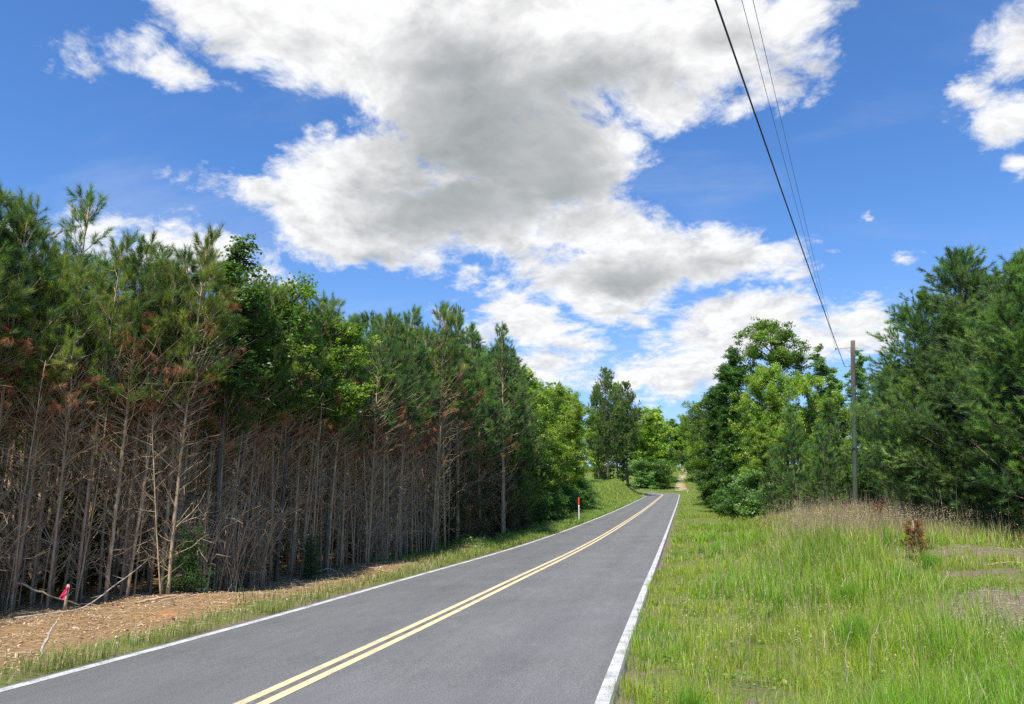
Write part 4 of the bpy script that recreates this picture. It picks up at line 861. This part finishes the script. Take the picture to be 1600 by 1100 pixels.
def left_verge():
    r = np.random.default_rng(78); g = Geo(); d = Geo()
    for a, b, den, w in [(4, 12, 620, .006), (12, 22, 460, .009), (22, 45, 230, .014), (45, 80, 130, .026), (80, 150, 60, .045)]:
        wd = 1.5 if b <= 22 else (2.6 if b <= 80 else 9)
        n = int((b - a) * wd * den); y = r.uniform(a, b, n); e = .02 + wd * r.random(n) ** (1.3 if b <= 22 else 1.0)
        x = XL - .15 + xshift(y) - e; k = fbm(x, y, 1.1, 4); k2 = fbm(x, y, 3.5, 5)
        p = np.clip(.75 + .5 * k + .3 * k2, .1, 1)
        if b <= 22: p = p * (1 - smooth(e, .25 + .45 * k, 1.35)) * (.35 + .65 * smooth(k2, -.4, .3)) * (1 - .45 * smooth(y, 11, 13))
        sel = r.random(n) < p; x, y, e, k, k2 = (q[sel] for q in (x, y, e, k, k2)); n = len(x)
        far = smooth(y, 40, 90); h = (.10 + .16 * r.random(n)) * (1 + .5 * np.clip(k, -.5, 1)) * (1 + .3 * far)
        cg = np.array([(.10, .13, .025), (.13, .16, .03), (.085, .12, .022), (.21, .20, .07)])[r.integers(0, 4, n)]
        lush = smooth(y, 20, 34)[:, None]; cg = cg * (1 - lush) + np.array([(.085, .15, .020), (.12, .19, .03), (.10, .17, .02), (.15, .19, .05)])[r.integers(0, 4, n)] * lush
        bank = (smooth(y, 85, 105) * smooth(k2 + .4 * k, -.2, .5))[:, None]; cg = cg * (1 - bank * .7) + np.array([.20, .22, .05]) * bank * .7
        cg = cg * r.uniform(.75, 1.25, (n, 1))
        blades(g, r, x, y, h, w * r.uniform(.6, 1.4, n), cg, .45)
        m = r.random(n) < (.38 if b <= 22 else .15); nn = m.sum()
        blades(d, r, x[m], y[m], h[m] * r.uniform(.6, 1.4, nn), w * r.uniform(.5, .9, nn), np.array([(.42, .35, .21), (.50, .43, .28), (.30, .24, .14)])[r.integers(0, 3, nn)], .9)
    # grass across the bend and beside the driveway
    n = 26000; y = r.uniform(163, 262, n); x = r.uniform(-26, 7.5, n); m = (np.abs(x - (2.4 + (y - 161) * .022)) > 1.7) & (road_dist(x, y) > 3.2); x, y = x[m], y[m]; n = len(x)
    blades(g, r, x, y, r.uniform(.15, .4, n), np.full(n, .07), np.array([(.12, .18, .03), (.17, .20, .05), (.25, .21, .10)])[r.integers(0, 3, n)], .4)
    n = 9000; y = r.uniform(95, 160, n); x = XR + .3 + xshift(y) + r.random(n) * 3.4; m = road_dist(x, y) > 3.15; x, y = x[m], y[m]; n = len(x)
    blades(g, r, x, y, r.uniform(.12, .3, n), np.full(n, .05), np.array([(.12, .19, .03), (.15, .20, .04), (.24, .21, .10)])[r.integers(0, 3, n)], .4)
    o = g.build('verge_grass', M_GRASS); o['kind'] = 'stuff'; o['label'] = 'patchy green grass along the left edge of the road and over the bank'; o['category'] = 'grass'
    o = d.build('dead_grass', M_DRY); o['kind'] = 'stuff'; o['label'] = 'bleached dead grass along the left edge of the road'; o['category'] = 'grass'
    # low leafy weeds in the left verge and under the trees
    w = Geo(); n = 26000; y = r.uniform(24, 90, n); e = r.uniform(.6, 3.2, n); x = XL - .1 + xshift(y) - e; k = fbm(x, y, 1.6, 6); m = k > .05; x, y, k = x[m], y[m], k[m]
    leaves(w, r, np.stack([x, y, terrain(x, y) + r.random(len(x)) * .28 * (.4 + k)], 1), np.full(len(x), .07), np.array([(.08, .14, .025), (.11, .17, .04), (.15, .19, .08)])[r.integers(0, 3, len(x))], .4)
    o = w.build('verge_weeds', M_LEAF); o['kind'] = 'stuff'; o['label'] = 'low leafy weeds between the left verge and the trees'; o['category'] = 'weeds'
left_verge()
def litter():
    r = np.random.default_rng(79); g = Geo()
    n = 19000; y = r.uniform(6, 30, n); e = .5 + 4.5 * r.random(n) ** .9; x = XL - .1 + xshift(y) - e
    m = (x > np.interp(y, _fe[:, 0], _fe[:, 1]) - 1.5) & (fbm(x, y, 2.2, 8) > -.45); x, y = x[m], y[m]; n = len(x)
    L = r.uniform(.005, .020, n) * np.where(r.random(n) < .06, 1.9, 1); W = L * r.uniform(.25, .7, n); az = r.random(n) * 6.283
    a = np.stack([np.cos(az), np.sin(az), r.normal(size=n) * .35], 1) * L[:, None]; b = np.stack([-np.sin(az), np.cos(az), r.normal(size=n) * .35], 1) * W[:, None]
    P = np.stack([x, y, terrain(x, y) + .006 + .01 * r.random(n)], 1); up = np.array([0, 0, .004])
    V = np.stack([P - a - b, P + a - b, P + a + b, P - a + b, P - a - b + up, P + a - b + up, P + a + b + up, P - a + b + up], 1).reshape(-1, 3); i = np.arange(n)[:, None] * 8
    Q = np.concatenate([i + q for q in ([4, 5, 6, 7], [3, 2, 1, 0], [0, 1, 5, 4], [1, 2, 6, 5], [2, 3, 7, 6], [3, 0, 4, 7])], 1).reshape(-1, 4)
    c = np.array([(.52, .39, .25), (.64, .52, .37), (.42, .28, .15), (.26, .16, .08), (.46, .32, .18)])[r.integers(0, 5, n)]
    g.add(V, None, Q, np.repeat(c, 8, 0))
    o = g.build('wood_chips', M_DRY); o['kind'] = 'stuff'; o['label'] = 'pale wood chips strewn over the dirt beside the thicket'; o['category'] = 'wood chips'
    s = Geo(); n = 900; y = r.uniform(6, 27, n); x = XL - .7 + xshift(y) - 3.8 * r.random(n)
    m = x > np.interp(y, _fe[:, 0], _fe[:, 1]) - 2.5
    for X, Y in zip(x[m], y[m]):
        az = r.random() * 6.28; L = r.uniform(.08, .4); z = tz(X, Y) + .012; dx, dy = math.cos(az) * L, math.sin(az) * L
        tube(s, [(X, Y, z), (X + dx * .5 + r.normal() * .02, Y + dy * .5, z + .02), (X + dx, Y + dy, z + .01)], [.006, .005, .003], 3, cap=False)
    o = s.build('twigs', M_DEADW); o['kind'] = 'stuff'; o['label'] = 'small fallen twigs littering the dirt beside the thicket'; o['category'] = 'twigs'
    # bits of bark and wood in the bare patches of the field
    t = Geo(); n = 900; k = r.random(n) < .7; x = np.where(k, 5.3 + r.normal(size=n) * 1.2, 8.2 + r.normal(size=n) * 1.5); y = np.where(k, 12.6 + r.normal(size=n) * .8, 20.5 + r.normal(size=n) * .5)
    for X, Y in zip(x, y):
        az = r.random() * 6.28; L = r.uniform(.02, .16); z = tz(X, Y) + .012; dx, dy = math.cos(az) * L, math.sin(az) * L
        tube(t, [(X, Y, z), (X + dx * .5 + r.normal() * .01, Y + dy * .5, z + .012), (X + dx, Y + dy, z + .004)], [.004, .004, .002], 3, cap=False)
    o = t.build('wood_scraps', M_PALEW); o['kind'] = 'stuff'; o['label'] = 'grey twigs and bark scraps on the bare patches of the field'; o['category'] = 'debris'
litter()

# tussocks that stand out from the field
def tussock(seed, n, h, w, cols, spread, lean=.45):
    r = np.random.default_rng(seed); g = Geo(); x = r.normal(size=n) * spread; y = r.normal(size=n) * spread
    blades(g, r, x, y, h * r.uniform(.5, 1.15, n), np.full(n, w) * r.uniform(.6, 1.3, n), np.array(cols)[r.integers(0, len(cols), n)] * r.uniform(.8, 1.2, (n, 1)), lean, z=np.zeros(n) - .02)
    return g
GR = [(.085, .17, .014), (.11, .20, .018), (.07, .14, .018)]
TUS = [Geo.mesh(tussock(900 + i, 420, .5, .009, GR, .10), 'grass_tuft_' + 'ab'[i], M_GRASS) for i in range(2)]
TS = [(2.75, 13.6, 1.0, 'dark green arching grass tuft in the middle of the field'), (2.2, 10.9, .95, 'tall upright grass tuft nearest the middle of the field'), (4.1, 15.6, .8, 'grass tuft left of the pale bare streak'), (5.1, 17.4, .85, 'grass tuft in front of the small rusty cedar'), (3.6, 17.2, .8, 'grass tuft left of the one in front of the rusty cedar'),
      (7.2, 17.5, .85, 'grass tuft beside the pale bare streak'), (8.1, 18.2, .9, 'grass tuft at the frame edge beyond the bare soil'), (3.4, 7.8, .55, 'short grass tuft below the bare soil patch'), (1.7, 6.6, .7, 'broad grass tuft lowest in the field'), (.1, 6.9, .55, 'grass tuft leaning onto the white line'), (.35, 5.9, .5, 'yellow-green grass tuft by the road corner'),
      (4.0, 10.6, .6, 'grass tuft at the near rim of the bare soil'), (2.9, 18.5, .9, 'grass tuft near the start of the tan weeds')]
for i, (x, y, s, lb) in enumerate(TS):
    o = bpy.data.objects.new('grass_tuft', TUS[i % 2]); COL.objects.link(o); o.location = (x, y, tz(x, y)); o.scale = (s, s, s); o.rotation_euler = (0, 0, i * 1.3)
    o['label'] = lb; o['category'] = 'grass tuft'; o['group'] = 'grass tufts in the field'
# small dead cedar, rusty weeds
def dead_cedar(seed, h, r0, n):
    r = np.random.default_rng(seed); T = Geo(); N = Geo()
    tube(T, [(0, 0, -.03), (.01, 0, h * .5), (0, .01, h)], [.018, .012, .004], 5)
    P, A = [], []
    for i in range(n):
        z = h * r.uniform(.12, 1); az = r.random() * 6.28; L = r0 * (1.05 - .7 * z / h) * r.uniform(.5, 1.2); d = np.array([math.cos(az), math.sin(az), .75])
        tube(T, [(0, 0, z * .9), np.array([0, 0, z * .9]) + d * L], [.004, .002], 3, cap=False)
        for q in np.linspace(.35, 1, 4): P.append(np.array([0, 0, z * .9]) + d * L * q); A.append(unit(d + r.normal(size=3) * .5))
    P, A = np.array(P), np.array(A)
    needles(N, r, P, A, np.full(len(P), .08), 34, np.full(len(P), .045), .004, np.array([(.22, .070, .034), (.27, .095, .048), (.14, .046, .026)])[r.integers(0, 3, len(P))], 1.0)
    return tree_parts('rusty_cedar', [('trunk', T, M_DEADW), ('foliage', N, M_RUST)])
DC = dead_cedar(950, .8, .22, 60)
place('dead_cedar', DC, 5.45, 19.6, 1.2, 0, 'small rust-brown dead cedar standing alone in the field', 'cedar')
place('dead_cedar', DC, 9.5, 23.4, 1.35, 2, 'pale rust-brown dead sapling in the tan weeds by the near pines', 'cedar')
place('dead_cedar', DC, 8.1, 33.5, 1.35, 4, 'brown dead sapling in the weeds right of the pole foot', 'cedar')

# ------------------------------------------------------------------ pole, wires, markers, sticks
def single(name, g, mat, label, cat, group=None, loc=None):
    o = g.build(name, mat, shade=True); o['label'] = label; o['category'] = cat
    if group: o['group'] = group
    if loc: o.location = loc
    return o
def plain_mat(name, c, rough=.6, spec=.4, metal=0.0, n=.12, sc=40):
    m, nt = new_mat(name); tc = node(nt, 'ShaderNodeTexCoord').outputs['Object']
    f = nz(nt, tc, sc, 4); col = mixc(nt, f, tuple(v * (1 - n) for v in c), tuple(min(1, v * (1 + n)) for v in c)); finish(nt, col, rough, spec); return m
px, py = 9.66, 45.0; pz = tz(px, py)
r = bpy.data.objects.new('utility_pole', None); COL.objects.link(r); r.location = (px, py, pz)
LEAN = .70 / 9.4; r.rotation_euler = (0, math.atan(LEAN), 0)
r['label'] = 'weathered green-grey wooden utility pole standing at the back of the field'; r['category'] = 'utility pole'
m, nt = new_mat('treated_pole_wood'); tc = node(nt, 'ShaderNodeTexCoord').outputs['Object']; sp_ = node(nt, 'ShaderNodeSeparateXYZ'); nt.links.new(tc, sp_.inputs[0])
f = nz(nt, tc, 1, 6, .7, (30, 30, 1.3)); f2 = nz(nt, tc, 1, 3, .6, (5, 5, .8))
low = ramp(nt, f, [(.3, (.030, .042, .030)), (.7, (.085, .112, .080))]); high = ramp(nt, f, [(.3, (.055, .046, .038)), (.7, (.145, .125, .10))])
tt = mth(nt, 'ADD', mth(nt, 'MULTIPLY', mth(nt, 'SUBTRACT', sp_.outputs[2], 6.6), .8), mth(nt, 'MULTIPLY', mth(nt, 'SUBTRACT', f2, .5), 1.2), True)
finish(nt, mixc(nt, tt, low, high), .9, .15, f, .6, .01); M_POLE = m
PH = 11.02 - pz
g = Geo(); zz = np.linspace(-.2, PH, 12); tube(g, np.column_stack([zz * 0 + .02 * np.sin(zz * .5), zz * 0, zz]), np.linspace(.140, .115, 12), 14); g.build('shaft', M_POLE, r, True)
M_METAL = plain_mat('galvanised_steel', (.30, .30, .31), .5, .5); M_CABLE = plain_mat('cable_sheath', (.018, .018, .022), .5, .4); M_WIRE = plain_mat('aluminium_wire', (.10, .11, .13), .45, .5); M_PORC = plain_mat('porcelain', (.16, .15, .15), .3, .6)
hz = 10.62 - pz
g = Geo(); tube(g, [(-.12, -.02, hz), (-.5, -.03, hz - .045), (-.92, -.04, hz - .10)], [.022, .020, .018], 7); tube(g, [(-.13, -.02, hz - .28), (-.45, -.03, hz - .06)], .010, 5); g.build('bracket_arm', M_METAL, r, True)
g = Geo(); tube(g, [(-.92, -.04, hz - .17), (-.92, -.04, hz - .12), (-.92, -.04, hz - .10), (-.92, -.04, hz - .06), (-.92, -.04, hz - .03)], [.030, .045, .03, .045, .02], 8); g.build('insulator', M_PORC, r, True)
for k, zb in enumerate((hz, hz - .62)):
    g = Geo(); tube(g, [(-.19, 0, zb), (.23, 0, zb)], .014, 6); tube(g, [(.19, 0, zb), (.22, 0, zb)], .032, 8); g.build('bolt', M_METAL, r, True)
g = Geo(); tube(g, [(-.13, 0, 9.55 - pz + .03), (-.24, -.02, 9.55 - pz), (-.46, -.05, 9.55 - pz - .01)], [.02, .028, .02], 7); g.build('cable_clamp', M_METAL, r, True)
g = Geo(); tube(g, [(.13, .02, hz - .62), (.30, .4, hz - .74), (.52, 1.0, hz - .86)], .011, 5); g.build('guy_hook', M_METAL, r, True)
def wire(name, A, B, sag, rad, mat, label, cat, n=60, ends=None):
    A, B = np.array(A, float), np.array(B, float); t = np.linspace(0, 1, n)[:, None]
    P = A * (1 - t) + B * t; P[:, 2] -= (4 * sag * t * (1 - t))[:, 0]
    g = Geo(); tube(g, P, rad, 6)
    return single(name, g, mat, label, cat)
def far_end(A, Q, L=64, sag=.9):
    """where a wire that leaves A and passes Q is fixed on the next pole back, L metres on, allowing for its sag"""
    A, Q = Vector(A), Vector(Q); h = Vector((Q.x - A.x, Q.y - A.y, 0)); d = h.length; t = d / L
    B = A + h * (1 / t); B.z = (Q.z + 4 * sag * t * (1 - t) - A.z * (1 - t)) / t; return B
a = (px + LEAN * (9.54 - pz) - .46, py - .05, 9.54); wire('power_cable', a, far_end(a, (.91, 10.0, 8.68), sag=.45), .45, .0155, M_CABLE, 'thick black overhead cable fixed lowest on the pole', 'cable')
a = (px + LEAN * (10.49 - pz) - .92, py - .05, 10.49); wire('power_line', a, far_end(a, (1.21, 10.0, 8.95), sag=.45), .45, .0045, M_WIRE, 'thin overhead wire nearer the thick cable', 'wire')
a = (px + LEAN * (10.55 - pz) - .90, py - .03, 10.55); wire('power_line', a, far_end(a, (1.36, 10.0, 8.98), sag=.40), .40, .0045, M_WIRE, 'outer thin overhead wire farthest from the thick cable', 'wire')
a = (px + LEAN * (10.46 - pz) - .94, py - .04, 10.46); g = Geo(); tube(g, [a, (px - 3.2, py + 14, 9.6), (px - 9, py + 52, 9.6)], .004, 5); single('service_wire', g, M_WIRE, 'faint wire leaving the bracket arm towards the trees', 'wire')

def marker(x, y, h, label, red, ratio):
    r = bpy.data.objects.new('marker_post', None); COL.objects.link(r); r.location = (x, y, tz(x, y)); r['label'] = label; r['category'] = 'marker post'
    g = Geo(); n = 8; tube(g, np.column_stack([np.zeros(n), np.zeros(n), np.linspace(-.1, h * (1 - ratio) + .02, n)]), .040, 10); g.build('pole', M_WPOST, r, True)
    g = Geo(); z0 = h * (1 - ratio); tube(g, [(0, 0, z0), (0, 0, z0 + .03), (0, 0, h - .04), (0, 0, h - .012), (0, 0, h)], [.049, .052, .052, .044, .015], 12); g.build('cap', red, r, True)
M_WPOST = plain_mat('white_plastic', (.72, .72, .70), .45); M_ORED = plain_mat('orange_red_plastic', (.70, .065, .022), .45); M_RED = plain_mat('red_plastic', (.62, .05, .05), .45)
marker(-6.35, 56, 1.72, 'white marker post with orange-red cap in the left verge', M_ORED, .30)
marker(3.35, 150, 1.35, 'small distant red-topped marker by the driveway mouth', M_RED, .6)
# stake with ribbon
x, y = -10.15, 12.0; r = bpy.data.objects.new('wooden_stake', None); COL.objects.link(r); r.location = (x, y, tz(x, y)); r.rotation_euler = (0, .03, .4)
r['label'] = 'short weathered survey stake with a pink ribbon at the thicket edge'; r['category'] = 'stake'
g = Geo(); box(g, (0, 0, .17), (.045, .022, .50)); g.add([(-.0225, -.011, .42), (.0225, -.011, .42), (.0225, .011, .42), (-.0225, .011, .42), (0, 0, .445)], [(0, 1, 4), (1, 2, 4), (2, 3, 4), (3, 0, 4)]); g.build('post', M_PALEW if False else M_DEADW, r)
g = Geo(); 
for k, (dx, l, wv) in enumerate([(-.03, .21, .016), (-.045, .17, .013), (-.01, .13, .014)]):
    t = np.linspace(0, 1, 8); cx = dx * t * 2 + .006 * np.sin(t * 9 + k); cy = -.018 - .012 * k + .008 * np.cos(t * 8 + k); cz = .39 - l * t
    hw = wv * (1.1 - .15 * np.sin(t * 7 + k))
    A = np.column_stack([cx - hw, cy + .006 * np.sin(t * 6), cz]); B = np.column_stack([cx + hw, cy - .004, cz + .008]); o3 = np.array([0, .0012, 0])
    n = 8; V = np.concatenate([A, B, A + o3, B + o3]); i = np.arange(n - 1)
    g.add(V, None, np.concatenate([np.stack([i, i + 1, n + i + 1, n + i], 1), np.stack([2 * n + i, 3 * n + i, 3 * n + i + 1, 2 * n + i + 1], 1)]))
tube(g, [(-.03, -.016, .385), (.03, -.016, .385), (.03, .016, .385), (-.03, .016, .385), (-.03, -.016, .385)], .008, 4)
g.build('ribbon', plain_mat('pink_ribbon', (.85, .035, .13), .5), r, True)
# fallen and leaning sticks
def stick(name, pts, rad, mat, label, cat='branch', twigs=0, seed=0):
    rr = np.random.default_rng(seed); P = np.array([(a, b, tz(a, b) + c) for a, b, c in pts]); t = np.linspace(0, 1, len(P)); tt = np.linspace(0, 1, 14)
    Q = np.stack([np.interp(tt, t, P[:, k]) for k in range(3)], 1); Q[1:-1] = (Q[:-2] + Q[2:] + 2 * Q[1:-1]) / 4; Q[1:-1] += rr.normal(size=(12, 3)) * .008
    g = Geo(); tube(g, Q, np.linspace(rad, rad * .4, 14), 6)
    for i in range(twigs):
        j = rr.integers(3, 13); d = unit(rr.normal(size=3) * np.array([1, 1, .5]) + np.array([0, 0, .3])); tube(g, [Q[j], Q[j] + d * rr.uniform(.1, .35)], [rad * .35, rad * .15], 4)
    single(name, g, mat, label, cat)
stick('fallen_branch', [(-10.2, 11.0, .03), (-9.9, 11.6, .02), (-9.75, 12.0, .05), (-9.8, 12.9, .35), (-10.0, 14.0, .75)], .016, M_PALEW, 'long pale curved branch lying from the dirt up against the pines', twigs=3, seed=1)
stick('broken_branch', [(-9.2, 12.6, .02), (-8.9, 12.9, .07), (-8.6, 13.2, .03)], .03, M_PBARK, 'short dark broken branch beside the orange soil', twigs=1, seed=2)
stick('standing_stick', [(-6.90, 7.85, -.02), (-6.95, 7.95, .22), (-6.98, 8.15, .44)], .021, M_PALEW, 'short bleached stick poking up near the bottom of the verge', seed=3)
stick('fallen_branch', [(-9.0, 18.6, .03), (-8.6, 19.1, .22), (-8.3, 19.4, .05)], .016, M_PALEW, 'bent pale branch in front of the second small cedar', twigs=5, seed=4)
stick('fallen_branch', [(-8.8, 21.0, .08), (-8.0, 20.4, .05), (-7.3, 19.9, .03)], .022, M_DEADW, 'long straight grey branch lying across the far dirt', twigs=4, seed=5)
stick('fallen_branch', [(-10.9, 11.6, .5), (-10.4, 11.8, .28), (-10.1, 12.3, .06)], .02, M_DEADW, 'grey branch slanting down towards the stake', twigs=4, seed=6)
stick('fallen_branch', [(-8.3, 16.6, .02), (-7.9, 17.0, .05), (-7.6, 17.6, .03)], .012, M_PBARK, 'thin dark branch on the dirt before the grey bushes', twigs=4, seed=7)
stick('fallen_branch', [(6.3, 17.9, .04), (6.8, 18.1, .07), (7.3, 18.2, .03)], .022, M_PBARK, 'dark short branch beside the pale bare streak in the field', twigs=2, seed=8)
stick('seed_stalk', [(1.7, 8.9, 0), (1.72, 8.95, .35), (1.82, 9.0, .62)], .004, M_PALEW, 'pale seed stalk rising from the field near the road', 'grass stalk', seed=9)
stick('seed_stalk', [(1.95, 9.1, 0), (2.0, 9.1, .4), (2.15, 9.15, .70)], .004, M_PALEW, 'taller nodding pale seed stalk beside its twin', 'grass stalk', seed=10)
print('individual plantation pines', cnt, 'polys', sum(len(m.polygons) for m in bpy.data.meshes))
